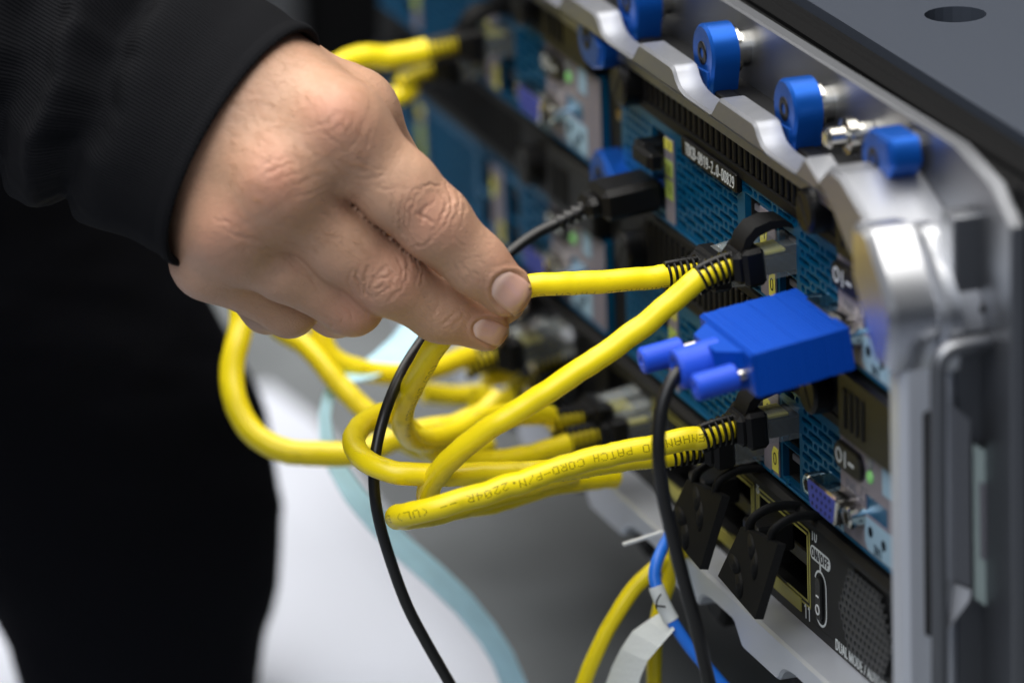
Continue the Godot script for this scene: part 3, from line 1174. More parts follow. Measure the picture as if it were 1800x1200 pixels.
func slot_hood(px_shift: float, label: String) -> void:
	# black locking flap over a pair of ports, its two arms hooked on to the panel
	var s := Vector3(px_shift, 0, 0)
	var tl: Vector3 = Vector3(158.98, -70.38, 15) + s
	var tr: Vector3 = Vector3(177.89, -68.82, 13) + s
	var br: Vector3 = Vector3(177.47, -87.15, 19) + s
	var bl: Vector3 = Vector3(155.59, -83.51, 20) + s
	var o := thing("port_flap", label, "port flap", (tl + tr) / 2, "black flaps over the switch ports")
	var b := MB.new()
	b.slab(tl, tr, br, bl, Vector3(0.6, -0.2, -2.0))
	part("flap", b, M.blackmatt, o)
	for f in [0.12, 0.72]:
		b = MB.new()
		var q := tl.lerp(tr, f)
		var cv := curve([q + Vector3(0, -1.5, -1), q + Vector3(0.6, 2.2, -1.5), q + Vector3(1.0, 4.6, -5.5), q + Vector3(1.0, 4.8, -10), q + Vector3(1.0, 4.0, -13.6)], 0.8)
		var rad := PackedFloat32Array()
		rad.resize(cv.size())
		rad.fill(1.25)
		b.tube(cv, rad, 10, 20, Vector3.UP, 0.8)
		part("arm", b, M.blackmatt, o)
	var nn := (tr - tl).cross(bl - tl).normalized()
	if nn.z < 0:
		nn = -nn
	for q in [[0.42, 0.22, 0.5], [0.62, 0.40, 0.2], [0.2, 0.62, 0.9], [0.45, 0.80, 0.4]]:
		var w := tl.lerp(tr, q[0]).lerp(bl.lerp(br, q[0]), q[1])
		b = MB.new()
		var Tb := facing(w, nn) * Transform3D(Basis(Vector3(0, 0, 1), q[2] - 1.2).scaled_local(Vector3(4.2, 1.7, 1)), Vector3.ZERO)
		b.lathe(Tb, [Vector2(1.0, -0.1), Vector2(0.85, 0.1), Vector2(0.5, 0.22), Vector2(0, 0.26)], 20)
		part("moulded_ridge", b, M.blackmatt, o)
	b = MB.new()
	var w2 := (tl + tr) / 2
	b.bx(w2.x - 22, w2.x - 12, w2.y - 10, w2.y - 3, 0, w2.z - 4, 0.6)
	part("plug_body", b, M.black, o)


# network plug with its boot: p on the panel, dir out of it
func plug(o: Node3D, p: Vector3, dir: Vector3, droop: float, hooded := true) -> Vector3:
	var T := facing(p, dir)
	var b := MB.new()
	b.box(T * at3(0, 0, 1.0), Vector3(11.4, 7.8, 14.4), 0.3)
	var pg := part("clear_plug", b, M.clear, o)
	b = MB.new()
	for i in 8:
		b.box(T * at3(-3.6 + i * 1.02, 2.2, 4.6), Vector3(0.8, 0.9, 5.6), 0.2)
	part("wires", b, M.olive, pg)
	b = MB.new()
	b.box(T * at3(0, -0.6, 2.6), Vector3(10.4, 4.2, 10.0), 0.2)
	part("strain_block", b, M.panel, pg)
	b = MB.new()
	b.box(T * at3(0, 0.0, 10.6), Vector3(12.4, 9.4, 5.6), 1.0)
	b.box(T * at3(0, 0.0, 13.6), Vector3(9.6, 8.0, 3.4), 1.2)
	var bt := part("boot", b, M.black, o)
	if not hooded:
		b = MB.new()
		b.box(T * Transform3D(Basis(Vector3(1, 0, 0), 0.16), Vector3(0, 5.2, 5.0)), Vector3(6.0, 0.8, 11.0), 0.25)
		part("clear_latch", b, M.clear, pg)
	if hooded:
		b = MB.new()
		var T2 := T * Transform3D(Basis(Vector3(0, 0, 1), Vector3(0, 1, 0), Vector3(-1, 0, 0)), Vector3(0, 0, 0))
		var outer := []
		var inner := []
		for q in [[13.4, 3.6, 2.6], [11.6, 7.2, 4.4], [9.0, 9.4, 7.0], [5.0, 10.2, 8.0], [1.2, 9.6, 7.8], [-0.4, 8.2, 7.0]]:
			outer.append(Vector2(q[0], q[1]))
			inner.append(Vector2(q[0] - 0.4, q[2]))
		inner.reverse()
		b.prism(T2, PackedVector2Array(outer + inner), -4.2, 4.2, 0.5)
		part("latch_guard", b, M.blackmatt, bt)
	# ribbed strain relief that bends down by droop
	var pts := PackedVector3Array()
	for i in 13:
		var f := i / 12.0
		pts.append(T * Vector3(0, -droop * f * f * 6.0, 14.0 + 9.4 * f))
	var rad := PackedFloat32Array()
	for i in 13:
		rad.append(2.72)
	b = MB.new()
	b.tube(pts, rad, 16)
	part("cord_end", b, M.yellow, bt)
	b = MB.new()
	for k in 6:
		var i := mini(k * 2 + 1, 11)
		var dd := (pts[i + 1] - pts[i - 1]).normalized()
		var r := 4.0 - 0.12 * k
		b.lathe(facing(pts[i], dd), [Vector2(2.5, -0.32), Vector2(r - 0.15, -0.32), Vector2(r, -0.15), Vector2(r, 0.15), Vector2(r - 0.15, 0.32), Vector2(2.5, 0.32)], 18)
	var right := T.basis.x
	for s in [-1.0, 1.0]:
		var bar := PackedVector3Array()
		var br := PackedFloat32Array()
		for i in 13:
			bar.append(pts[i] + T.basis.y * s * 2.9 + right * 0.6)
			br.append(0.95)
		b.tube(bar, br, 8)
	part("ribbed_sleeve", b, M.black, bt)
	return pts[12]


func cord(o: Node3D, pts: PackedVector3Array, r: float, m: Material, wob := 0.0, called := "cord", up := Vector3.UP, ulen := 60.0) -> void:
	var b := MB.new()
	var nz := FastNoiseLite.new()
	nz.seed = int(absf(pts[0].x * 13 + pts[0].y * 7))
	nz.frequency = 0.055
	var rad := PackedFloat32Array()
	for i in pts.size():
		pts[i] += Vector3(nz.get_noise_1d(i * 2.5), nz.get_noise_1d(i * 2.5 + 400), 0) * wob
		rad.append(r * (1.0 + 0.035 * nz.get_noise_1d(i * 5.0 + 900) * (1.0 if wob > 0 else 0.0)))
	b.tube(pts, rad, 22, ulen, up)
	part(called, b, m, o)


func patch_cord(label: String, p: Vector3, dir: Vector3, droop: float, ctrl: Array, m: Material, hooded := true, up := Vector3.UP, ulen := 60.0, thick := 2.85) -> Node3D:
	var o := thing("patch_cable", label, "patch cord", p, "yellow patch cords")
	var e := plug(o, p, dir, droop, hooded)
	var c := [e - dir.normalized() * 2.0 + Vector3(0, droop * 0.5, 0), e]
	c.append_array(ctrl)
	var pts := curve(c, 2.0)
	cord(o, pts, thick, m, 0.42, "cord", up, ulen)
	return o


func cables() -> void:
	var o := patch_cord("yellow patch cord held between the fingertips", Vector3(132, -13.4, 0), Vector3(0, 0.0, 1), 0.05, [Vector3(132, -13.61, 30.33), Vector3(132, -13.07, 41.98), Vector3(132, -12.3, 49.94), Vector3(131, -12.25, 56.82), Vector3(130, -15.39, 64.52), Vector3(128, -19.91, 72.65), Vector3(122, -26.03, 77.81), Vector3(112, -37.42, 80.32), Vector3(100, -49.87, 80.86), Vector3(88, -59.86, 76.79), Vector3(78, -66.61, 69.62), Vector3(68, -69.8, 58.91), Vector3(60, -69.41, 47.07), Vector3(56, -71.51, 33.48), Vector3(54, -73.47, 27.28)], M.yellowtext, false, Vector3(0.98, 0.07, 0.0), 130)
	plug(o, Vector3(52, -76.13, 2.94), Vector3(0, 0, 1), 0.0, false)
	o = patch_cord("yellow patch cord from the hooded plug sloping down to the left below the held cord", Vector3(154.6, -4.4, 0), Vector3(0, -0.10, 1), 0.27, [Vector3(154, -12.08, 28.27), Vector3(153, -21.16, 41.11), Vector3(151, -29.56, 55.01), Vector3(148, -36.43, 65.65), Vector3(145, -41.44, 73.39), Vector3(140, -48.44, 79.84), Vector3(134, -55.11, 83.14), Vector3(126, -62.64, 83.39), Vector3(112, -72.23, 76.53), Vector3(98, -78.05, 60.22), Vector3(86, -80.15, 36.57), Vector3(80, -82.79, 19.22)], M.yellow)
	o = patch_cord("yellow patch cord with printed jacket, lowest of the front cords", Vector3(154.6, -45.8, 0), Vector3(0, -0.06, 1), 0.15, [Vector3(154, -48.11, 27.68), Vector3(154, -48.74, 36.42), Vector3(154, -49.3, 46.57), Vector3(154, -50.43, 56.69), Vector3(154, -52.42, 66.81), Vector3(153, -54.49, 76.55), Vector3(151, -56.94, 85.96), Vector3(147, -59.3, 92.57), Vector3(141, -61.76, 95.29), Vector3(133, -65.3, 93.28), Vector3(124, -69.15, 85.45), Vector3(114, -72.27, 72.78), Vector3(103, -74.58, 57.32), Vector3(92, -77.16, 41.61), Vector3(86, -78.56, 32.87)], M.yellowtext, true, Vector3.UP, 130)
	o = patch_cord("yellow patch cord running just under the printed cord, then looping up", Vector3(132, -58.6, 0), Vector3(0, -0.02, 1), 0.1, [Vector3(132, -59.19, 33), Vector3(132, -59.47, 43.31), Vector3(132, -59.24, 55.03), Vector3(132, -58.14, 66.65), Vector3(131, -57.14, 77.88), Vector3(130, -55.91, 87.62), Vector3(127, -54.97, 93.82), Vector3(120, -54.1, 97.32), Vector3(108, -53.72, 96.14), Vector3(95, -54.29, 90.02), Vector3(84, -56.17, 80.11), Vector3(72, -67.07, 69.19), Vector3(66, -76.38, 60.01), Vector3(62, -80.45, 48.14), Vector3(60, -81.1, 35.17), Vector3(58, -80.41, 23.94)], M.yellowtext, false, Vector3(0.98, 0.07, 0.0), 130)
	plug(o, Vector3(56, -78.36, 0.24), Vector3(0, -0.08, 1), 0.0, false)
	o = patch_cord("blurred yellow patch cord from the far left server to the wide loop under the hand", Vector3(-52, -2, 0), Vector3(0, -0.02, 1), 0.1, [Vector3(-52, -3.37, 34.47), Vector3(-50, -2.73, 46.32), Vector3(-40, -9.45, 64.03), Vector3(-20, -27.05, 81.85), Vector3(0, -41.92, 92.34), Vector3(10, -52.49, 95.94), Vector3(16, -60.91, 100.56), Vector3(22, -68.16, 102.05), Vector3(28, -75.11, 99.87), Vector3(34, -79.12, 94.21), Vector3(38, -80.74, 84.8), Vector3(40, -80.83, 73.17), Vector3(40, -77.95, 60.74), Vector3(38, -78.25, 47.72), Vector3(36, -76.96, 39.23), Vector3(34, -73.98, 33.76)], M.yellow, true, Vector3.UP, 60.0, 3.25)
	o = patch_cord("blurred yellow patch cord slanting from behind the hand, below the far left server", Vector3(-75, -13, 0), Vector3(0, -0.12, 1), 0.3, [Vector3(-75, -20.05, 21.21), Vector3(-72, -23.34, 30.51), Vector3(-60, -32.82, 46.09), Vector3(-30, -48.45, 72), Vector3(-5, -57.11, 83.05), Vector3(8, -61.77, 77.85), Vector3(16, -69.1, 72.87), Vector3(22, -76.15, 67.29), Vector3(26, -82.35, 61.05), Vector3(26, -87.82, 53.47), Vector3(22, -92.19, 42.91), Vector3(18, -91.85, 32.08)], M.yellow, false)
	o = thing("patch_cable", "blurred yellow cord crossing the pale ribbon under the middle finger", "patch cord", Vector3(0, -83, 0), "yellow patch cords")
	cord(o, curve([Vector3(0, -57.11, 72.08), Vector3(4, -65.13, 71.32), Vector3(6, -69.78, 65.11), Vector3(6, -73.17, 54.26), Vector3(2, -74.5, 41.96), Vector3(-4, -73.95, 29.13)], 2.0), 2.85, M.yellow, 0.3)
	plug(o, Vector3(-4, -73.33, 7.93), Vector3(0, -0.12, 1), 0.2, false)
	# far cords, only stubs show
	for q in [[Vector3(-8, -80.7, 15.64), Vector3(-8, -82.2, 24.54), 0], [Vector3(-20, -91.2, 18.85), Vector3(-20, -88.58, 37.68), 1], [Vector3(-2, -87.26, 18.72), Vector3(-2, -85.7, 29.89), 2]]:
		o = thing("patch_cable", ["short blurred yellow cord end left of the black flaps, uppermost", "pale blurred yellow cord end beside the black cord", "blurred yellow cord end just above the middle loop"][q[2]], "patch cord", q[0], "yellow patch cords")
		cord(o, curve([q[0], (q[0] + q[1]) / 2 + Vector3(0, -1, 0), q[1]], 2.0), 2.85, M.yellow, 0.2)
		plug(o, q[0] + Vector3(0, 2, -28), Vector3(0, -0.06, 1), 0.1, false)
	# usb cord
	o = thing("usb_cable", "thin black usb cord passing behind the fingers and hanging down", "cord", Vector3(65.5, -13, 0))
	var b := MB.new()
	b.box(Transform3D(Basis(Vector3(1, 0, 0), 0.10), Vector3(65.5, -13.4, 9.0)), Vector3(13.5, 8.4, 16.5), 1.6)
	b.box(Transform3D(Basis(Vector3(1, 0, 0), 0.16), Vector3(65.5, -14.8, 18.6)), Vector3(9.0, 5.6, 5.0), 1.6)
	part("plug_shell", b, M.black, o)
	var st: Vector3 = Vector3(65.5, -15.1, 18.22)
	var se: Vector3 = Vector3(65.5, -18.19, 26.84)
	b = MB.new()
	for k in 5:
		b.lathe(facing(st.lerp(se, k / 4.0), se - st), [Vector2(1.2, -0.75), Vector2(2.4 - 0.1 * k, -0.5), Vector2(2.5 - 0.1 * k, 0), Vector2(2.4 - 0.1 * k, 0.5), Vector2(1.2, 0.75)], 16)
	part("strain_relief", b, M.cordblack, o)
	cord(o, curve([Vector3(65.5, -14.48, 11.32), Vector3(65.5, -15.1, 18.22), Vector3(65.5, -18.19, 26.84), Vector3(66, -20.46, 33.78), Vector3(68, -23.85, 41.39), Vector3(74, -28.78, 53.39), Vector3(84, -31.84, 64.31), Vector3(96, -34.06, 73.95), Vector3(104, -38.91, 82.02), Vector3(110, -45.99, 88.31), Vector3(114, -54.1, 92.38), Vector3(116, -62.03, 93.92), Vector3(117, -71.35, 93.31), Vector3(118, -82.45, 90.88), Vector3(118, -94.14, 87.25), Vector3(118, -104.55, 82.66), Vector3(118, -115.93, 77.18), Vector3(118, -127.38, 71.67), Vector3(118, -138.68, 67.6)], 2.0), 1.42, M.cordblack)
	# video plug with its printed hood
	o = thing("video_plug", "bright blue printed video plug on the upper right server", "video plug", Vector3(188.5, -13, 6))
	var T := Transform3D(Basis(Vector3(1, 0, 0), 0.14), Vector3(188.5, -12.9, 4.0))
	b = MB.new()
	rng.seed = 5
	for k in 29:
		var jit := rng.randf_range(-0.07, 0.07) - (0.12 if k < 11 else 0.0)
		b.box(T * at3(0, 0, 0.43 + k * 0.86), Vector3(33.4 + jit * 2.0, 10.8 + jit * 2.0, 0.87), 0.16 if k < 28 else 0.4)
	part("hood", b, M.printed, o)
	b = MB.new()
	b.prism(T * Transform3D(Basis(Vector3(1, 0, 0), Vector3(0, 0, 1), Vector3(0, -1, 0)), Vector3(0, 0, 25)), PackedVector2Array([Vector2(-12, 0), Vector2(-7, 5), Vector2(7, 5), Vector2(12, 0)]), -4.8, 4.8, 0.6)
	part("hood_nose", b, M.printed, o)
	b = MB.new()
	b.lathe(T * at3(0, 0.2, 29), [Vector2(5.0, -2), Vector2(5.0, 8), Vector2(4.6, 8.8), Vector2(3.4, 9.0), Vector2(2.0, 7.5), Vector2(0, 7.5)], 24)
	part("cable_collar", b, M.printed2, o)
	for s in [-1, 1]:
		b = MB.new()
		b.lathe(T * at3(s * 12.5, -0.4, 31.5 if s < 0 else 27.5), [Vector2(0, -0.2), Vector2(2.6, 0), Vector2(3.3, 0.5), Vector2(3.3, 10.0), Vector2(2.9, 10.6), Vector2(1.2, 10.6), Vector2(1.0, 9.8), Vector2(0, 9.8)], 22, 0.14)
		part("thumb_screw", b, M.printed2, o)
		b = MB.new()
		b.lathe(T * at3(s * 12.5, -0.4, 24.5), [Vector2(1.4, 0), Vector2(1.4, 7)], 12)
		part("screw_shank", b, M.chrome, o)
	cord(o, curve([Vector3(188, -16.3, 34.61), Vector3(188, -17.26, 37.74), Vector3(189, -19.18, 41.82), Vector3(190, -23.18, 44.83), Vector3(191, -29.01, 46.75), Vector3(192, -36.96, 47.6), Vector3(192, -46.9, 46.72), Vector3(192, -57.06, 44.71), Vector3(192, -68.79, 42.15), Vector3(192, -80.63, 39.29), Vector3(192, -90.99, 37.23), Vector3(192, -101.37, 35.45), Vector3(192, -114.65, 34.01)], 2.0), 1.66, M.cordblack)
	# cords at the bottom edge
	o = thing("blue_cable", "blue cord with a white sleeve marked with a pen stroke", "cord", Vector3(112, -88.17, 16.19))
	cord(o, curve([Vector3(100, -91.97, 2.32), Vector3(106, -89.49, 10.64), Vector3(112, -88.88, 16.51), Vector3(118, -92.08, 21.84), Vector3(120, -95.68, 23.42), Vector3(122, -99.58, 22.9), Vector3(124, -105.69, 20.79), Vector3(127, -113.1, 16.82), Vector3(130, -118.71, 12.8), Vector3(133, -125.2, 8.04), Vector3(135, -132.13, 2.89)], 2.0), 1.55, M.blue_cord)
	b = MB.new()
	var sl := curve([Vector3(121, -97.57, 23.54), Vector3(122, -100.03, 22.92), Vector3(123, -103.16, 21.86), Vector3(124, -106.02, 20.65)], 1.0)
	var rad := PackedFloat32Array()
	rad.resize(sl.size())
	rad.fill(1.95)
	b.tube(sl, rad, 18)
	part("white_sleeve", b, M.tape, o)
	for q in [[Vector3(126.2, -97.79, 24.12), Vector3(125.8, -99.59, 25.06), Vector3(126, -101.58, 25.34)], [Vector3(125.8, -100.71, 25.54), Vector3(126.2, -100.89, 24.5), Vector3(126.2, -101.26, 23)]]:
		b = MB.new()
		var st2 := curve([q[0], q[1], q[2]], 0.5)
		var r2 := PackedFloat32Array()
		r2.resize(st2.size())
		r2.fill(0.24)
		b.tube(st2, r2, 6)
		part("pen_mark", b, M.ink, o)
	o = thing("yellow_cable", "thin yellow cord curving away to the lower left corner beneath the switch", "cord", Vector3(112, -89.95, 14.41))
	cord(o, curve([Vector3(96, -95.2, -5.29), Vector3(102, -94.69, 3.14), Vector3(106, -94.91, 10), Vector3(108, -98.16, 19.19), Vector3(108, -103.3, 25.39), Vector3(108, -111.52, 31.37), Vector3(108, -119.93, 36.15), Vector3(108, -128.55, 39.74), Vector3(108, -138.9, 42.32)], 2.0), 2.0, M.yellow, 0.2)
	o = thing("yellow_cable", "thin yellow cord hanging straight down behind the white tag", "cord", Vector3(110, -90.73, 13.68))
	cord(o, curve([Vector3(94, -91.25, 0.02), Vector3(100, -91.18, 7.66), Vector3(106, -92.2, 12.83), Vector3(108, -96.58, 14.6), Vector3(109, -101.39, 15.69), Vector3(109, -108.61, 18.31), Vector3(109, -116.03, 19.71), Vector3(109, -125.14, 20.24), Vector3(109, -137.36, 20.86)], 2.0), 1.9, M.yellow, 0.2)
	o = thing("white_tag", "blank white paper tag hanging from the blue cord", "tag", Vector3(122, -106.06, 20.05))
	b = MB.new()
	var tagl := [[Vector3(117, -106.34, 20.76), Vector3(127.5, -107.1, 21.23)], [Vector3(116, -108.33, 23.92), Vector3(126.5, -109.09, 22.41)], [Vector3(114, -111.52, 27.5), Vector3(124, -112.71, 24.28)], [Vector3(112, -116.42, 29.93), Vector3(122, -116.69, 26.65)], [Vector3(110, -121.74, 31.77), Vector3(120, -121.48, 27.85)], [Vector3(109, -126.18, 33.05), Vector3(119, -126.57, 28.82)], [Vector3(108, -131.04, 33.74), Vector3(118, -132.58, 29.83)]]
	for k in tagl.size() - 1:
		b.slab(tagl[k][0], tagl[k][1], tagl[k + 1][1], tagl[k + 1][0], Vector3(-0.35, 0, -0.1))
	part("paper", b, M.tape, o)
	o = thing("zip_tie_tail", "thin white cable tie tail poking out left of the blue cord", "cable tie", Vector3(108, -89.14, 16.69))
	b = MB.new()
	b.slab(Vector3(108, -90.3, 27.16), Vector3(108, -88.56, 16.53), Vector3(108, -89.21, 16.24), Vector3(108, -90.93, 27.03), Vector3(-1, 0, 0))
	part("tail", b, M.white, o)
	# pale blue ribbon
	o = thing("ribbon", "flat pale blue ribbon hanging in a curve behind the black cord", "ribbon", Vector3(30, -78.02, 80.38))
	b = MB.new()
	var rb := [[Vector3(-10, -64.71, 37.65), 14.0], [Vector3(-4, -68.82, 46.92), 11.0], [Vector3(2, -69.94, 54.42), 9.0], [Vector3(8, -70.92, 62.65), 7.0], [Vector3(12, -70.7, 70.14), 4.0], [Vector3(15, -72.61, 74.58), 3.6], [Vector3(18, -77.6, 76.96), 3.4], [Vector3(20, -83.99, 77.24), 4.0], [Vector3(24, -89.95, 75.95), 5.4], [Vector3(28, -96.63, 72.83), 7.0], [Vector3(30, -104.14, 67.56), 8.4], [Vector3(32, -112.38, 60.74), 9.0], [Vector3(34, -120.27, 53.25), 9.4], [Vector3(36, -128.23, 46.52), 9.0], [Vector3(38, -136.34, 41.03), 8.0], [Vector3(40, -143.37, 37.53), 7.4], [Vector3(42, -151.87, 35.02), 7.4], [Vector3(44, -162.71, 33.06), 7.4]]
	var mid := []
	for q in rb:
		mid.append(q[0])
	var eye: Vector3 = Vector3(1364.3, 400.09, 471.43)
	var prev := []
	for i in rb.size():
		var d: Vector3 = (mid[mini(i + 1, rb.size() - 1)] - mid[maxi(i - 1, 0)]).normalized()
		var side: Vector3 = d.cross(Vector3(0.36, 0.92, 0.16)).normalized()
		var nn := d.cross(side).normalized()
		if nn.y < 0:
			nn = -nn
		var w: float = rb[i][1] / 2.0 * 0.92
		var m3: Vector3 = mid[i]
		var row := [b.vert(m3 - side * w, nn, Vector2(0, i * 0.2)), b.vert(m3 + side * w, nn, Vector2(0.3, i * 0.2)), b.vert(m3 - side * w - nn * 0.4, -nn), b.vert(m3 + side * w - nn * 0.4, -nn)]
		if i > 0:
			b.face(prev[0], prev[1], row[1])
			b.face(prev[0], row[1], row[0])
			b.face(prev[2], prev[3], row[3])
			b.face(prev[2], row[3], row[2])
			b.quad(b.v[prev[0]], b.v[row[0]], b.v[row[2]], b.v[prev[2]], -side)
			b.quad(b.v[prev[1]], b.v[row[1]], b.v[row[3]], b.v[prev[3]], side)
		prev = row
	part("band", b, M.ribbon, o)


# ---- the person: hand by a distance field meshed as surface nets, refined and creased ----

const RGT := Vector3(0.324455, -0.031447, -0.945378)
const UPW := Vector3(-0.284814, 0.949817, -0.129343)
const TOW := Vector3(0.902003, 0.311223, 0.299216)   # towards the viewer's side

const CREASES := [[0.42, 0.30, [[Vector2(1.66, 7.00), Vector2(0.66, 3.80), Vector2(0.81, -0.11), Vector2(2.51, -3.81)], [Vector2(3.79, 8.42), Vector2(1.94, 4.86), Vector2(1.66, 0.60), Vector2(3.08, -2.96), Vector2(4.86, -4.24)], [Vector2(5.78, 8.42), Vector2(4.08, 6.43), Vector2(2.94, 3.09), Vector2(3.22, -0.47)], [Vector2(11.26, 10.41), Vector2(12.75, 7.35), Vector2(12.47, 3.30), Vector2(10.55, -0.26), Vector2(7.35, -3.31)], [Vector2(9.91, 8.42), Vector2(11.33, 5.57), Vector2(10.62, 2.02), Vector2(8.06, -1.39)], [Vector2(8.63, 6.43), Vector2(6.49, 4.29), Vector2(4.72, 2.59)], [Vector2(4.93, 3.16), Vector2(6.99, 1.81), Vector2(8.63, 0.60)], [Vector2(5.64, 4.15), Vector2(6.07, 0.95)], [Vector2(4.36, 8.42), Vector2(7.35, 9.70), Vector2(10.05, 9.41)], [Vector2(3.79, -4.52), Vector2(6.28, -4.10), Vector2(8.91, -2.96)], [Vector2(-9.00, -9.36), Vector2(-9.72, -12.56), Vector2(-8.58, -16.11)], [Vector2(-7.16, -9.21), Vector2(-8.22, -12.34), Vector2(-7.58, -15.61), Vector2(-6.02, -17.46)], [Vector2(-2.46, -9.07), Vector2(-4.74, -11.06), Vector2(-6.52, -13.76), Vector2(-6.30, -16.32)], [Vector2(-2.61, -9.21), Vector2(-0.76, -11.49), Vector2(-1.90, -13.76), Vector2(-4.17, -15.61), Vector2(-6.16, -16.47)], [Vector2(0.95, -5.66), Vector2(2.58, -8.65), Vector2(2.09, -12.34), Vector2(0.24, -15.19), Vector2(-2.75, -17.75)], [Vector2(-0.19, -7.08), Vector2(1.09, -10.07), Vector2(-0.05, -13.48)], [Vector2(-5.09, -12.34), Vector2(-2.61, -11.77), Vector2(-1.47, -10.78)], [Vector2(-5.45, -14.19), Vector2(-3.03, -13.62)], ]], [0.26, 0.30, [[Vector2(13.04, 10.84), Vector2(14.60, 7.00), Vector2(13.89, 2.59), Vector2(11.61, -1.18)], [Vector2(15.17, 7.00), Vector2(15.88, 3.80), Vector2(14.81, -0.11)], [Vector2(3.79, -6.37), Vector2(5.00, -10.07), Vector2(3.79, -14.69)], [Vector2(5.57, -7.93), Vector2(6.07, -11.13), Vector2(5.07, -13.98)], [Vector2(-11.00, -10.07), Vector2(-11.71, -12.91), Vector2(-10.71, -16.11)], [Vector2(-0.19, 8.42), Vector2(-1.04, 4.86), Vector2(-0.62, 0.60)], [Vector2(14.88, -8.50), Vector2(16.45, -10.42), Vector2(17.30, -12.20)], [Vector2(13.32, -7.79), Vector2(14.60, -11.13), Vector2(15.74, -13.48)], [Vector2(18.37, -10.21), Vector2(19.43, -13.27)], [Vector2(11.61, -22.15), Vector2(13.18, -20.73), Vector2(14.46, -18.95)], [Vector2(9.48, -23.22), Vector2(11.26, -22.15), Vector2(12.61, -20.45)], [Vector2(13.04, -23.72), Vector2(14.46, -21.87), Vector2(15.74, -20.73)], [Vector2(7.70, -21.44), Vector2(9.12, -19.67), Vector2(9.62, -17.18)], [Vector2(-13.27, -17.89), Vector2(-11.28, -20.02), Vector2(-11.00, -22.51)], [Vector2(-14.69, -19.31), Vector2(-13.27, -21.44), Vector2(-13.27, -23.58)], [Vector2(-9.00, -17.18), Vector2(-7.44, -19.31), Vector2(-7.58, -21.59)], [Vector2(-16.83, -20.73), Vector2(-15.83, -22.51), Vector2(-16.11, -24.29)], ]], [0.17, 0.34, [[Vector2(-13.27, 26.55), Vector2(-14.55, 24.91), Vector2(-17.18, 23.49), Vector2(-20.38, 22.64)], [Vector2(-11.71, 25.84), Vector2(-12.56, 23.49), Vector2(-15.26, 21.78), Vector2(-18.96, 21.07)], [Vector2(-9.72, 25.13), Vector2(-11.00, 22.07), Vector2(-13.27, 19.94)], [Vector2(-7.58, 24.41), Vector2(-8.44, 21.22), Vector2(-10.43, 18.37), Vector2(-12.56, 16.95)], [Vector2(-18.96, 24.06), Vector2(-15.40, 20.50), Vector2(-12.56, 18.37)], [Vector2(-5.81, 22.64), Vector2(-6.52, 19.08), Vector2(-9.00, 15.53)], [Vector2(-28.91, 16.24), Vector2(-30.33, 14.11), Vector2(-32.82, 12.33)], [Vector2(-26.78, 15.17), Vector2(-28.56, 12.68), Vector2(-31.40, 10.91)], [Vector2(-31.76, 14.11), Vector2(-28.20, 15.17), Vector2(-24.65, 15.88)], [Vector2(-30.33, 11.97), Vector2(-26.78, 13.54), Vector2(-22.87, 14.96)], [Vector2(-29.27, 9.98), Vector2(-25.36, 11.40), Vector2(-20.38, 13.39)], [Vector2(-27.49, 8.28), Vector2(-22.87, 9.70), Vector2(-18.25, 11.83)], [Vector2(-24.65, 6.43), Vector2(-20.38, 7.71), Vector2(-16.11, 9.70)], [Vector2(-42.78, 1.66), Vector2(-39.93, 1.17), Vector2(-36.73, -0.47)], [Vector2(-42.06, -0.47), Vector2(-38.87, -1.39), Vector2(-35.31, -2.96)], [Vector2(-41.00, 2.73), Vector2(-39.22, -0.11), Vector2(-38.15, -2.25)], [Vector2(-37.44, -2.25), Vector2(-33.18, -2.96), Vector2(-29.62, -5.09)], [Vector2(-36.02, -5.09), Vector2(-31.76, -5.66), Vector2(-28.20, -7.22)], [Vector2(-13.27, 15.17), Vector2(-9.00, 13.04), Vector2(-6.16, 12.68)], [Vector2(-10.43, 16.95), Vector2(-6.87, 14.11), Vector2(-2.61, 13.04)], [Vector2(-9.00, 11.26), Vector2(-4.74, 11.26), Vector2(-1.18, 12.33)], [Vector2(-6.16, 9.84), Vector2(-1.90, 8.42), Vector2(0.24, 9.48)], [Vector2(-18.96, 7.71), Vector2(-16.11, 4.86), Vector2(-13.27, 4.15)], [Vector2(-16.11, 8.42), Vector2(-12.56, 4.86), Vector2(-9.72, 2.02)], [Vector2(-20.38, 4.86), Vector2(-16.83, 2.73), Vector2(-13.27, -0.11)], [Vector2(-14.69, 11.26), Vector2(-13.70, 9.84), Vector2(-12.56, 8.42)], [Vector2(-42.42, -14.33), Vector2(-40.15, -14.76), Vector2(-39.22, -14.48)], [Vector2(-27.49, -6.51), Vector2(-24.65, -8.65), Vector2(-23.22, -11.49)], [Vector2(-23.22, -10.07), Vector2(-20.38, -12.20), Vector2(-18.96, -15.04)], [Vector2(18.72, -7.22), Vector2(20.14, -8.65), Vector2(20.86, -10.42)], [Vector2(12.32, -1.54), Vector2(15.17, -4.38), Vector2(16.59, -6.51)], ]], ]
var crease_list := []      # [depth, width, centre, radius squared, points]
var bones := []      # [a, b - a, 1/len2, ra, rb - ra, chain]
var folds := []      # knuckle creases: [centre, along, across, list of offsets, half width, bend, depth]
var nails := []      # [centre, along, across, half length, half width]
var skin_noise := FastNoiseLite.new()
var skin_fine := FastNoiseLite.new()


func bone(a: Vector3, ra: float, b: Vector3, rb: float, chain: int) -> void:
	var d := b - a
	bones.append([a, d, 1.0 / maxf(d.length_squared(), 1e-6), ra, rb - ra, chain])


func smin(a: float, b: float, k: float) -> float:
	var h := maxf(k - absf(a - b), 0.0) / k
	return minf(a, b) - h * h * k * 0.25


const CHAIN_K := [11.0, 3.0, 3.0, 3.0, 3.0, 4.0]
const PALM_K := [0.0, 4.2, 4.2, 4.0, 4.0, 7.0]


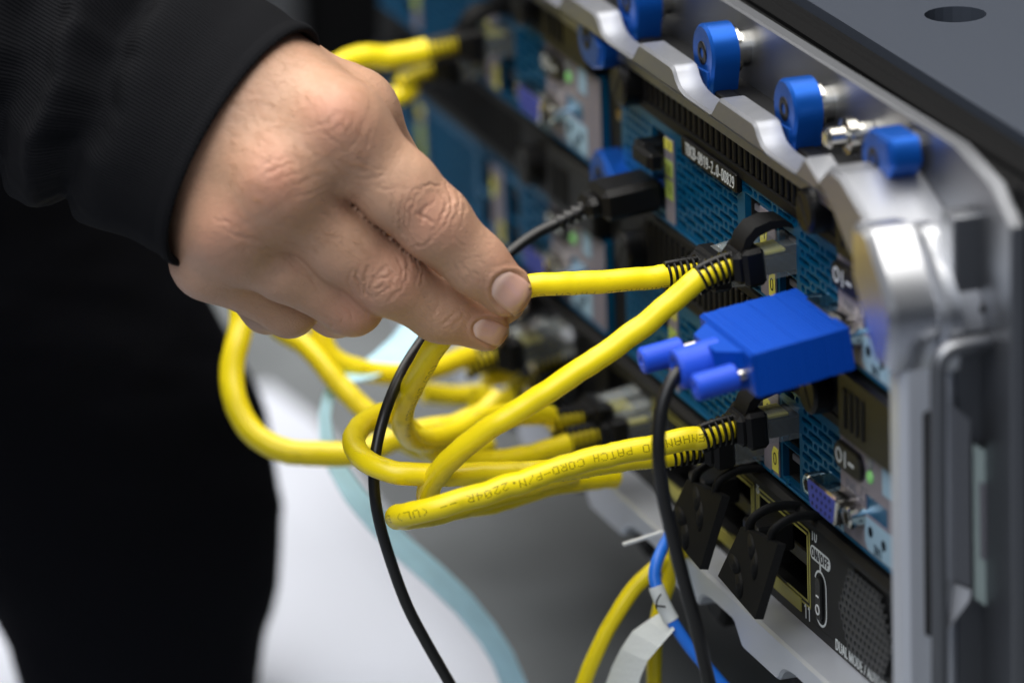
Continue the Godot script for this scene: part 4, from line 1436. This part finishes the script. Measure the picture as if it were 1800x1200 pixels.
func field(p: Vector3) -> float:
	var best := [1e3, 1e3, 1e3, 1e3, 1e3, 1e3]
	for e in bones:
		var q: Vector3 = p - e[0]
		var h := clampf(q.dot(e[1]) * e[2], 0.0, 1.0)
		var d: float = (q - e[1] * h).length() - e[3] - e[4] * h
		var c: int = e[5]
		best[c] = smin(best[c], d, CHAIN_K[c]) if best[c] < 900.0 else d
	var f: float = best[1]
	for c in range(2, 6):
		f = smin(f, best[c], 1.3)
	var r := 1e3
	for c in range(1, 6):
		r = minf(r, smin(best[0], best[c], PALM_K[c]))
	return minf(f, r)


func grad(p: Vector3) -> Vector3:
	var e := 0.25
	return Vector3(field(p + Vector3(e, 0, 0)) - field(p - Vector3(e, 0, 0)), field(p + Vector3(0, e, 0)) - field(p - Vector3(0, e, 0)), field(p + Vector3(0, 0, e)) - field(p - Vector3(0, 0, e))).normalized()


func relief(p: Vector3, n: Vector3) -> Array:
	# [height in mm, redness]
	var h := 0.06 * skin_noise.get_noise_3d(p.x * 1.6, p.y * 1.6, p.z * 1.6)
	h += 0.035 * skin_fine.get_noise_3d(p.x * 2.4, p.y * 2.4, p.z * 2.4)
	var red := 0.0
	var facing_us := n.dot(TOW)
	if facing_us > -0.1:
		var q0: Vector3 = p - Vector3(131.97, 7.01, 90.08)
		var flat := Vector2(q0.dot(RGT), q0.dot(UPW))
		flat += Vector2(skin_noise.get_noise_3d(p.x * 3.0, p.y * 3.0, p.z * 3.0), skin_noise.get_noise_3d(p.x * 3.0, p.y * 3.0 + 70, p.z * 3.0)) * 0.7
		for c in crease_list:
			if flat.distance_squared_to(c[2]) > c[3]:
				continue
			var pts: Array = c[4]
			var best := 1e9
			var along := 0.0
			for i in pts.size() - 1:
				var a: Vector2 = pts[i]
				var ab: Vector2 = pts[i + 1] - a
				var t := clampf((flat - a).dot(ab) / ab.length_squared(), 0.0, 1.0)
				var d := flat.distance_squared_to(a + ab * t)
				if d < best:
					best = d
					along = (i + t) / (pts.size() - 1)
			var w: float = c[1]
			var taper := 0.35 + 0.65 * sin(PI * clampf(along, 0.04, 0.96))
			var k: float = c[0] * 0.85 * taper * smoothstep(-0.1, 0.25, facing_us)
			h -= k * exp(-best / (w * w))
			var rim := sqrt(best) - w * 2.2
			h += k * 0.2 * exp(-rim * rim / (w * w * 2.0))
		for f in folds:
			var q: Vector3 = p - f[0]
			var s: float = q.dot(f[1])
			var t: float = q.dot(f[2])
			if absf(s) < 14.0 and absf(t) < 14.0:
				red = maxf(red, exp(-(s * s + t * t) / 60.0) * f[3])
				h += f[4] * exp(-(s * s + t * t) / 26.0)
		for f in nails:
			var q: Vector3 = p - f[0]
			if q.length_squared() > 300.0:
				continue
			var s: float = q.dot(f[1]) / f[3]
			var t: float = q.dot(f[2]) / f[4]
			var d := sqrt(s * s + t * t)
			if facing_us > 0.0:
				h -= 0.5 * smoothstep(1.10, 0.92, d)
				h += 0.30 * exp(-pow((d - 1.2) / 0.1, 2.0)) * smoothstep(0.6, -0.2, s)
				h += 0.14 * skin_fine.get_noise_3d(p.x * 9, p.y * 9, p.z * 9) * exp(-pow((d - 1.2) / 0.12, 2.0))
			red = maxf(red, 0.5 * exp(-d * d / 2.5))
	return [h, red]


func skin_color(p: Vector3, red: float) -> Color:
	var m := skin_noise.get_noise_3d(p.x * 0.7 + 90, p.y * 0.7, p.z * 0.7) * 0.5 + skin_fine.get_noise_3d(p.x, p.y, p.z + 40) * 0.25
	var base := Color(0.490, 0.292, 0.192)
	var warm := Color(0.52, 0.236, 0.160)
	var c := base.lerp(warm, clampf(red + m * 0.28, 0.0, 1.0))
	var k := 1.0 + 0.10 * m + 0.05 * skin_fine.get_noise_3d(p.x * 4, p.y * 4 + 9, p.z * 4)
	return Color(c.r * k, c.g * k, c.b * k)


func hand_mesh() -> MB:
	skin_noise.seed = 5
	skin_noise.frequency = 0.12
	skin_noise.fractal_octaves = 2
	skin_fine.seed = 8
	skin_fine.frequency = 0.30
	skin_fine.fractal_octaves = 2
	var lo := Vector3.ONE * 1e9
	var hi := -lo
	for e in bones:
		for q in [e[0], e[0] + e[1]]:
			var r := maxf(e[3], e[3] + e[4]) + 3.0
			lo = lo.min(q - Vector3.ONE * r)
			hi = hi.max(q + Vector3.ONE * r)
	var cell := 1.2
	var nx := int((hi.x - lo.x) / cell) + 2
	var ny := int((hi.y - lo.y) / cell) + 2
	var nz := int((hi.z - lo.z) / cell) + 2
	var val := PackedFloat32Array()
	val.resize(nx * ny * nz)
	# coarse pass skips the empty blocks
	var B := 6
	for k0 in range(0, nz, B):
		for j0 in range(0, ny, B):
			for i0 in range(0, nx, B):
				var mid := lo + Vector3(i0 + B * 0.5, j0 + B * 0.5, k0 + B * 0.5) * cell
				var fm := field(mid)
				var far := absf(fm) > B * cell * 0.87 + 4.0
				for k in range(k0, mini(k0 + B, nz)):
					for j in range(j0, mini(j0 + B, ny)):
						for i in range(i0, mini(i0 + B, nx)):
							val[(k * ny + j) * nx + i] = fm if far else field(lo + Vector3(i, j, k) * cell)
	# one vertex per crossed cell
	var at := {}
	var pos := PackedVector3Array()
	var nrm := PackedVector3Array()
	for k in nz - 1:
		for j in ny - 1:
			for i in nx - 1:
				var o := (k * ny + j) * nx + i
				var c := [val[o], val[o + 1], val[o + nx], val[o + nx + 1], val[o + nx * ny], val[o + nx * ny + 1], val[o + nx * ny + nx], val[o + nx * ny + nx + 1]]
				var neg := 0
				for q in c:
					if q < 0.0:
						neg += 1
				if neg == 0 or neg == 8:
					continue
				var p := lo + Vector3(i + 0.5, j + 0.5, k + 0.5) * cell
				for it in 3:
					p -= grad(p) * field(p)
				at[o] = pos.size()
				pos.append(p)
				nrm.append(grad(p))
	# quads, each refined and creased
	var mb := MB.new()
	var weld := {}
	var S := 3
	for o in at:
		var i: int = o % nx
		var j: int = (o / nx) % ny
		var k: int = o / (nx * ny)
		for ax in 3:
			var st: int = [1, nx, nx * ny][ax]
			if [i, j, k][ax] + 1 >= [nx, ny, nz][ax]:
				continue
			var v0 := val[o]
			var v1 := val[o + st]
			if (v0 < 0.0) == (v1 < 0.0):
				continue
			var s1: int = [nx, nx * ny, 1][ax]
			var s2: int = [nx * ny, 1, nx][ax]
			if not (at.has(o - s1) and at.has(o - s2) and at.has(o - s1 - s2)):
				continue
			var ids := [at[o], at[o - s1], at[o - s1 - s2], at[o - s2]]
			var P := []
			var N := []
			for q in ids:
				P.append(pos[q])
				N.append(nrm[q])
			var mean: Vector3 = N[0] + N[1] + N[2] + N[3]
			var fine := S if mean.dot(TOW) > -0.8 else 2
			var g := []
			for b in fine + 1:
				for a in fine + 1:
					var fu := float(a) / fine
					var fv := float(b) / fine
					var p: Vector3 = (P[0].lerp(P[1], fu)).lerp(P[3].lerp(P[2], fu), fv)
					var key := Vector3i(p * 200.0)
					if weld.has(key):
						g.append(weld[key])
						continue
					var n: Vector3 = ((N[0].lerp(N[1], fu)).lerp(N[3].lerp(N[2], fu), fv))
					var sharp := n.length()
					n = n.normalized()
					p -= n * field(p)
					if sharp < 0.93:
						var p0 := p
						for it in 14:
							var fp := field(p)
							if absf(fp) < 0.03:
								break
							p -= n * fp
						if p.distance_to(p0) > 2.6:
							p = p0
					var rl := relief(p, n)
					var crisp := smoothstep(0.55, 0.92, sharp)
					rl[0] *= crisp
					var id := mb.vert(p + n * rl[0], n, Vector2.ZERO, skin_color(p, rl[1]))
					weld[key] = id
					g.append(id)
			for b in fine:
				for a in fine:
					var w := b * (fine + 1) + a
					mb.face(g[w], g[w + 1], g[w + fine + 2])
					mb.face(g[w], g[w + fine + 2], g[w + fine + 1])
	# smooth normals of the creased surface
	var acc := PackedVector3Array()
	acc.resize(mb.v.size())
	for t in range(0, mb.ix.size(), 3):
		var a := mb.ix[t]
		var b := mb.ix[t + 1]
		var c := mb.ix[t + 2]
		var x := (mb.v[c] - mb.v[a]).cross(mb.v[b] - mb.v[a])
		acc[a] += x
		acc[b] += x
		acc[c] += x
	for t in acc.size():
		if acc[t].length_squared() > 1e-12:
			mb.n[t] = acc[t].normalized()
	return mb


func image_dir(dx: float, dy: float, depth := 0.0) -> Vector3:
	return (RGT * dx - UPW * dy + TOW * depth).normalized()


func nail(o: Node3D, f: Array, m: Material) -> void:
	# plate that follows the fingertip, a little proud in the middle, tucked under the skin at its rim
	var b := MB.new()
	var rows := []
	var K := 14
	for i in K + 1:
		var row := []
		for j in K + 1:
			var s := -1.0 + 2.0 * i / K
			var t := -1.0 + 2.0 * j / K
			# square to rounded rectangle
			var x := s * sqrt(1.0 - t * t * 0.42)
			var y := t * sqrt(1.0 - s * s * 0.36)
			var p: Vector3 = f[0] + f[1] * x * f[3] * 1.0 + f[2] * y * f[4]
			p += TOW * 14.0
			for it in 40:
				var d := field(p)
				if d < 0.02:
					break
				p -= TOW * maxf(d * 0.9, 0.05)
			var edge := maxf(absf(s), absf(t))
			var lift := 0.12 - 0.6 * smoothstep(0.82, 1.0, edge) * (0.35 if s > 0.6 else 1.0)
			row.append(p + grad(p) * lift)
		rows.append(row)
	for i in K + 1:
		for j in K + 1:
			var du: Vector3 = rows[mini(i + 1, K)][j] - rows[maxi(i - 1, 0)][j]
			var dv: Vector3 = rows[i][mini(j + 1, K)] - rows[i][maxi(j - 1, 0)]
			var n := du.cross(dv).normalized()
			if n.dot(TOW) < 0:
				n = -n
			var s := -1.0 + 2.0 * i / K
			var w := smoothstep(0.62, 0.8, s) + 0.5 * smoothstep(-0.55, -0.85, s)
			b.vert(rows[i][j], n, Vector2.ZERO, Color(0.60, 0.36, 0.285).lerp(Color(0.74, 0.58, 0.48), w))
	for i in K:
		for j in K:
			var w := i * (K + 1) + j
			b.face(w, w + 1, w + K + 2)
			b.face(w, w + K + 2, w + K + 1)
	part("fingernail", b, m, o)


func person() -> void:
	var o := thing("person", "person in a black knitted top pinching the yellow cord between fingers", "person", Vector3(-50, -179.84, 112.83))
	# back of the hand
	bone(Vector3(108.21, 39.32, 118.07), 16.6, Vector3(127.67, 30.37, 102.15), 11.8, 0)
	bone(Vector3(108.55, 32.81, 123.84), 16.6, Vector3(126.24, 19.38, 117.91), 12.0, 0)
	bone(Vector3(107.01, 25.82, 127.4), 16.0, Vector3(118.16, 8.35, 126.99), 11.0, 0)
	bone(Vector3(105.15, 19.89, 129.13), 15.2, Vector3(111.41, -1.67, 131.02), 9.2, 0)
	bone(Vector3(64.02, 32.95, 134.28), 18.0, Vector3(98.74, 28.15, 121.49), 17.0, 0)
	bone(Vector3(97.46, 35.72, 110.81), 13.0, Vector3(110.65, 29.96, 93.74), 9.6, 0)
	bone(Vector3(109.47, 13.41, 111.17), 10.0, Vector3(103.89, 0.37, 121.5), 9.0, 0)
	# knuckles
	bone(Vector3(133.24, 35.52, 105.06), 7.4, Vector3(133.11, 34.86, 104.49), 7.2, 0)
	bone(Vector3(132.4, 22.94, 120.71), 7.6, Vector3(132.26, 22.27, 120.14), 7.4, 0)
	bone(Vector3(124.69, 10.44, 130.19), 6.4, Vector3(124.56, 9.77, 129.62), 6.2, 0)
	# index, middle, ring, little, thumb
	bone(Vector3(127.67, 30.37, 102.15), 10.6, Vector3(134.07, 17.01, 90.08), 9.3, 1)
	bone(Vector3(134.07, 17.01, 90.08), 9.3, Vector3(136.58, 8.76, 82.73), 8.6, 1)
	bone(Vector3(136.58, 8.76, 82.73), 8.6, Vector3(137.74, -2.66, 72.73), 7.2, 1)
	bone(Vector3(137.74, -2.66, 72.73), 7.2, Vector3(138.58, -9.84, 65.97), 6.2, 1)
	bone(Vector3(126.24, 19.38, 117.91), 10.2, Vector3(128, 3.04, 102.86), 8.7, 2)
	bone(Vector3(128, 3.04, 102.86), 8.7, Vector3(129.58, -6.08, 92.54), 8.3, 2)
	bone(Vector3(129.58, -6.08, 92.54), 8.3, Vector3(129.13, -16.35, 79.51), 6.8, 2)
	bone(Vector3(129.13, -16.35, 79.51), 6.8, Vector3(130.01, -21.29, 68.62), 5.7, 2)
	bone(Vector3(118.16, 8.35, 126.99), 9.4, Vector3(120.21, -2.24, 115.13), 8.3, 3)
	bone(Vector3(120.21, -2.24, 115.13), 8.3, Vector3(121.62, -13.62, 99.3), 7.4, 3)
	bone(Vector3(121.62, -13.62, 99.3), 7.4, Vector3(103.3, -20.19, 97.88), 6.8, 3)
	bone(Vector3(103.3, -20.19, 97.88), 6.8, Vector3(93.28, -17.1, 104.8), 6.2, 3)
	bone(Vector3(111.41, -1.67, 131.02), 8.4, Vector3(107.99, -17.49, 111), 6.4, 4)
	bone(Vector3(107.99, -17.49, 111), 6.4, Vector3(90.58, -22.1, 111.46), 6.0, 4)
	bone(Vector3(90.58, -22.1, 111.46), 6.0, Vector3(85.56, -17.92, 115.57), 5.6, 4)
	bone(Vector3(110.65, 29.96, 93.74), 9.6, Vector3(102.79, 3.4, 78.22), 8.4, 5)
	bone(Vector3(102.79, 3.4, 78.22), 8.4, Vector3(107.6, -12.35, 66.72), 7.8, 5)
	bone(Vector3(107.6, -12.35, 66.72), 7.8, Vector3(120.09, -17.82, 61.51), 6.6, 5)
	for c in CREASES:
		for pl in c[2]:
			var ctr := Vector2.ZERO
			for q in pl:
				ctr += q / pl.size()
			var rr := 0.0
			for q in pl:
				rr = maxf(rr, ctr.distance_to(q))
			crease_list.append([c[0], c[1], ctr, (rr + 1.6) * (rr + 1.6), pl])
	var id := image_dir(0.76, 0.65)
	var ic := image_dir(0.65, -0.76)
	# [centre, along, across, redness, swelling]
	folds.append([Vector3(140.22, 11.35, 84.11), id, ic, 0.55, 0.25])
	folds.append([Vector3(139.23, -2.19, 94.48), id, ic, 0.5, 0.25])
	folds.append([Vector3(136.3, 37.36, 105.65), id, ic, 0.7, 0.5])
	folds.append([Vector3(135.52, 24.31, 121.58), id, ic, 0.7, 0.5])
	folds.append([Vector3(127.82, 10.97, 131.91), id, ic, 0.5, 0.4])
	folds.append([Vector3(127.08, -14.06, 100.03), id, ic, 0.5, 0.0])
	folds.append([Vector3(146.34, -1.92, 66.08), id, ic, 0.35, 0.0])
	nails.append([Vector3(143.62, -9.44, 65.4), image_dir(0.80, 0.60), image_dir(0.60, -0.80), 5.7, 4.7])
	nails.append([Vector3(136.48, -20.92, 68.79), image_dir(0.93, 0.36), image_dir(0.36, -0.93), 4.9, 3.1])
	var skin := StandardMaterial3D.new()
	skin.albedo_color = Color.WHITE
	skin.vertex_color_use_as_albedo = true
	skin.roughness = 0.45
	skin.metallic_specular = 0.42
	skin.subsurf_scatter_enabled = true
	skin.subsurf_scatter_strength = 0.025
	bump(skin, skin_lines(), 0.022, 36.0)
	var hand := part("hand", hand_mesh(), skin, o)
	hairs(hand)
	var nm := StandardMaterial3D.new()
	nm.vertex_color_use_as_albedo = true
	nm.roughness = 0.2
	nm.metallic_specular = 0.5
	for f in nails:
		nail(hand, f, nm)
	# sleeve: a tube along the forearm, bunched in folds, ending in a ribbed cuff
	var e := image_dir(-0.80, -0.47, -0.42)
	var mm := image_dir(0.504, -0.865)
	mm = (mm - e * mm.dot(e)).normalized()
	var ss := e.cross(mm).normalized()
	if ss.dot(TOW) < 0:
		ss = -ss
	var cc: Vector3 = Vector3(115.3, 26.9, 123)
	var cloth := mat(Color(0.058, 0.061, 0.074), 0.85)
	cloth.metallic_specular = 0.22
	cloth.heightmap_enabled = true
	cloth.heightmap_texture = knit()
	cloth.heightmap_scale = 0.022
	cloth.uv1_scale = Vector3(1, 1, 1)
	var b := MB.new()
	var L := 90
	var Q := 120
	var grid := []
	var fn := FastNoiseLite.new()
	fn.seed = 12
	fn.frequency = 0.5
	for i in L + 1:
		var l := 150.0 * i / L
		var row := []
		for k in Q + 1:
			var a := TAU * k / Q
			var ra := 32.0 + 3.5 * smoothstep(0, 40, l) + 9.0 * smoothstep(40, 150, l)
			var rb := 20.5 + 5.0 * smoothstep(0, 40, l) + 13.0 * smoothstep(40, 150, l)
			var ph := l + 9.0 * sin(a - 0.6) + 5.0 * fn.get_noise_2d(cos(a) * 2.0, sin(a) * 2.0)
			var amp := smoothstep(22, 36, l)
			var fold := amp * (2.4 * sin(ph * 0.30) + 1.5 * sin(ph * 0.17 + 1.3) + 0.8 * sin(ph * 0.63 + 2.0 * a))
			fold += 0.5 * sin(ph * 0.25 + 1.0) * smoothstep(4, 14, l)
			fold -= 5.0 * exp(-pow((ph - 37.0) / 5.0, 2.0)) * (0.5 + 0.5 * sin(a + 0.3))
			# slack hanging on the lower side
			var sag := 7.0 * smoothstep(30, 90, l) * maxf(0.0, -cos(a))
			var dirr := mm * cos(a) * (ra + fold + sag) + ss * sin(a) * (rb + fold)
			row.append(cc + e * l + dirr)
		grid.append(row)
	cloth_grid(b, grid, 190.0, 230.0)
	part("sleeve", b, cloth, o)
	# hem: rounded lip and the inside of the cuff
	b = MB.new()
	grid = []
	for q in [[3.0, 0.35], [0.6, 0.75], [-0.5, 0.45], [-0.9, -0.3], [-0.4, -1.1], [1.5, -1.5], [12.0, -1.8], [30.0, -2.0]]:
		var row := []
		for k in Q + 1:
			var a := TAU * k / Q
			row.append(cc + e * q[0] + mm * cos(a) * (32.0 + q[1]) + ss * sin(a) * (20.5 + q[1]))
		grid.append(row)
	cloth_grid(b, grid, 6.0, 230.0)
	part("cuff_hem", b, cloth, o)
	# stitches of the seam up the forearm
	b = MB.new()
	for s in 2:
		for k in 46:
			var a := 0.35 + k * 0.045
			var l := 86.0 + s * 3.4 + 3.0 * sin(a * 2.0)
			var i := int(l / 150.0 * L)
			var kk := int(a / TAU * Q) % Q
			var row: Array = grid0(cc, e, mm, ss, l, a)
			b.box(facing(row[0], row[1]), Vector3(0.5, 1.1, 0.5), 0.2)
	var seam := part("seam_stitches", b, cloth, o)
	# the dark body behind
	var dark := mat(Color(0.045, 0.048, 0.065), 0.9)
	dark.metallic_specular = 0.15
	bump(dark, noise_tex(0.02, 44), 0.08, 6.0)
	b = MB.new()
	grid = []
	var rows := [[Vector3(-90, -1.33, 197.7), Vector3(-90, -12.01, 108.87)], [Vector3(-90, -24.86, 199.43), Vector3(-90, -38.47, 91)], [Vector3(-90, -45.83, 197.87), Vector3(-90, -60.64, 84.02)], [Vector3(-90, -60.58, 195.82), Vector3(-90, -76.3, 77.95)], [Vector3(-90, -77.69, 189.21), Vector3(-90, -94.11, 69.27)], [Vector3(-90, -95.4, 179.39), Vector3(-90, -111.82, 62.49)], [Vector3(-90, -115.17, 168), Vector3(-90, -130.87, 59.38)], [Vector3(-90, -133.29, 157.95), Vector3(-90, -147.95, 58.99)], [Vector3(-90, -151.37, 149.4), Vector3(-90, -164.76, 61.28)], [Vector3(-90, -166.02, 142.17), Vector3(-90, -177.98, 64.92)], [Vector3(-90, -182.11, 137.42), Vector3(-90, -193.15, 67.65)], [Vector3(-90, -204.89, 134.67), Vector3(-90, -215.43, 70.06)], [Vector3(-90, -230.94, 134.56), Vector3(-90, -241.34, 72.99)]]
	var ctrlL := []
	var ctrlR := []
	for q in rows:
		ctrlL.append(q[0])
		ctrlR.append(q[1])
	for i in 61:
		var f := i / 60.0 * (rows.size() - 1)
		var i0 := mini(int(f), rows.size() - 2)
		var w := f - i0
		var pl: Vector3 = ctrlL[i0].cubic_interpolate(ctrlL[i0 + 1], ctrlL[maxi(i0 - 1, 0)], ctrlL[mini(i0 + 2, rows.size() - 1)], w)
		var pr: Vector3 = ctrlR[i0].cubic_interpolate(ctrlR[i0 + 1], ctrlR[maxi(i0 - 1, 0)], ctrlR[mini(i0 + 2, rows.size() - 1)], w)
		var mid := (pl + pr) / 2
		var half := (pr - pl) / 2
		var dep := -TOW * clampf(half.length() * 0.9, 24, 60)
		var row := []
		for k in 49:
			var a := TAU * k / 48
			var wv := 1.0 + 0.03 * fn.get_noise_2d(i * 0.25, cos(a) * 3.0)
			row.append(mid + half * cos(a) * wv - dep * sin(a) * wv)
		grid.append(row)
	cloth_grid(b, grid, 60.0, 60.0)
	part("dark_clothing", b, dark, o)


func grid0(cc: Vector3, e: Vector3, mm: Vector3, ss: Vector3, l: float, a: float) -> Array:
	var ra := 32.0 + 3.5 * smoothstep(0, 40, l) + 9.0 * smoothstep(40, 150, l) + 1.6
	var rb := 20.5 + 5.0 * smoothstep(0, 40, l) + 13.0 * smoothstep(40, 150, l) + 1.6
	return [cc + e * l + mm * cos(a) * ra + ss * sin(a) * rb, (mm * cos(a) + ss * sin(a)).normalized()]


func cloth_grid(b: MB, grid: Array, ux: float, uy: float) -> void:
	var R := grid.size()
	var K: int = grid[0].size()
	var ctr := []
	for r in grid:
		var s := Vector3.ZERO
		for p in r:
			s += p
		ctr.append(s / K)
	for i in R:
		for k in K:
			var du: Vector3 = grid[mini(i + 1, R - 1)][k] - grid[maxi(i - 1, 0)][k]
			var k0 := (k - 1 + K - 1) % (K - 1)
			var k1 := (k + 1) % (K - 1)
			var dv: Vector3 = grid[i][k1] - grid[i][k0]
			var n := du.cross(dv).normalized()
			if n.dot(grid[i][k] - ctr[i]) < 0:
				n = -n
			b.vert(grid[i][k], n, Vector2(ux * i / (R - 1.0), uy * k / (K - 1.0)))
	for i in R - 1:
		for k in K - 1:
			var w := i * K + k
			b.face(w, w + 1, w + K + 1)
			b.face(w, w + K + 1, w + K)


func knit() -> ImageTexture:
	# one stitch of a fine rib: a ridge along the arm, nicked across
	var im := Image.create(32, 32, false, Image.FORMAT_L8)
	for y in 32:
		for x in 32:
			var ridge := 0.5 + 0.5 * cos(TAU * y / 32.0)
			var nick := 0.5 + 0.5 * cos(TAU * (x / 32.0 + 0.25 * absf(y / 16.0 - 1.0)))
			var a := 0.2 + 0.65 * ridge + 0.15 * nick * ridge
			im.set_pixel(x, y, Color(a, a, a))
	return ImageTexture.create_from_image(im)


func hairs(o: Node3D) -> void:
	# short fair hairs on the back of the hand
	rng.seed = 77
	var b := MB.new()
	for k in 520:
		var q := Vector2(rng.randf_range(-40, -8), rng.randf_range(-6, 42))
		var p: Vector3 = Vector3(131.97, 7.01, 90.08) + RGT * q.x + UPW * q.y + TOW * 40.0
		for it in 30:
			var d := field(p)
			if d < 0.05:
				break
			p -= TOW * maxf(d * 0.9, 0.05)
		if absf(field(p)) > 0.3:
			continue
		var n := grad(p)
		var lie := (RGT * rng.randf_range(0.2, 1.0) - UPW * rng.randf_range(0.0, 0.9)).normalized()
		lie = (lie - n * lie.dot(n)).normalized()
		var L := rng.randf_range(2.0, 5.0)
		var pts := PackedVector3Array()
		var rad := PackedFloat32Array()
		for i in 5:
			var f := i / 4.0
			pts.append(p + lie * L * f + n * (0.15 + 0.9 * f - 0.7 * f * f) * L * 0.25)
			rad.append(0.042 * (1.0 - 0.7 * f))
		b.tube(pts, rad, 3, 5.0, n)
	var hm := mat(Color(0.72, 0.55, 0.40), 0.5)
	part("hair", b, hm, o).set_meta("kind", "stuff")


func skin_lines() -> ImageTexture:
	# fine crossing creases of skin, wrapping at the edges
	rng.seed = 31
	var S := 512
	var buf := PackedFloat32Array()
	buf.resize(S * S)
	buf.fill(0.72)
	for k in 3600:
		var x := rng.randf() * S
		var y := rng.randf() * S
		var a := rng.randf_range(0.35, 1.0) + (PI / 2 + 0.3 if rng.randf() < 0.5 else 0.0) + rng.randf_range(-0.35, 0.35)
		var n := int(rng.randf_range(10, 42))
		var deep := rng.randf_range(0.05, 0.20)
		var bend := rng.randf_range(-0.03, 0.03)
		for i in n:
			x += cos(a)
			y += sin(a)
			a += bend
			var f := deep * sin(PI * (i + 0.5) / n)
			for dy in [-1, 0, 1]:
				for dx in [-1, 0, 1]:
					var o := posmod(int(y) + dy, S) * S + posmod(int(x) + dx, S)
					buf[o] -= f * (1.0 if dx == 0 and dy == 0 else 0.4)
	var im := Image.create(S, S, false, Image.FORMAT_L8)
	for y in S:
		for x in S:
			var v := clampf(buf[y * S + x], 0.0, 1.0)
			im.set_pixel(x, y, Color(v, v, v))
	return ImageTexture.create_from_image(im)


func _ready() -> void:
	stage()
	materials()
	surroundings()
	rack_case()
	servers()
	switch_unit()
	slot_hood(0.0, "black flap over ports 10 and 11, the nearer one")
	slot_hood(-37.0, "black flap over the ports left of ports 10 and 11, partly behind the video cord")
	cables()
	sheet_of_paper()
	far_case()
	person()
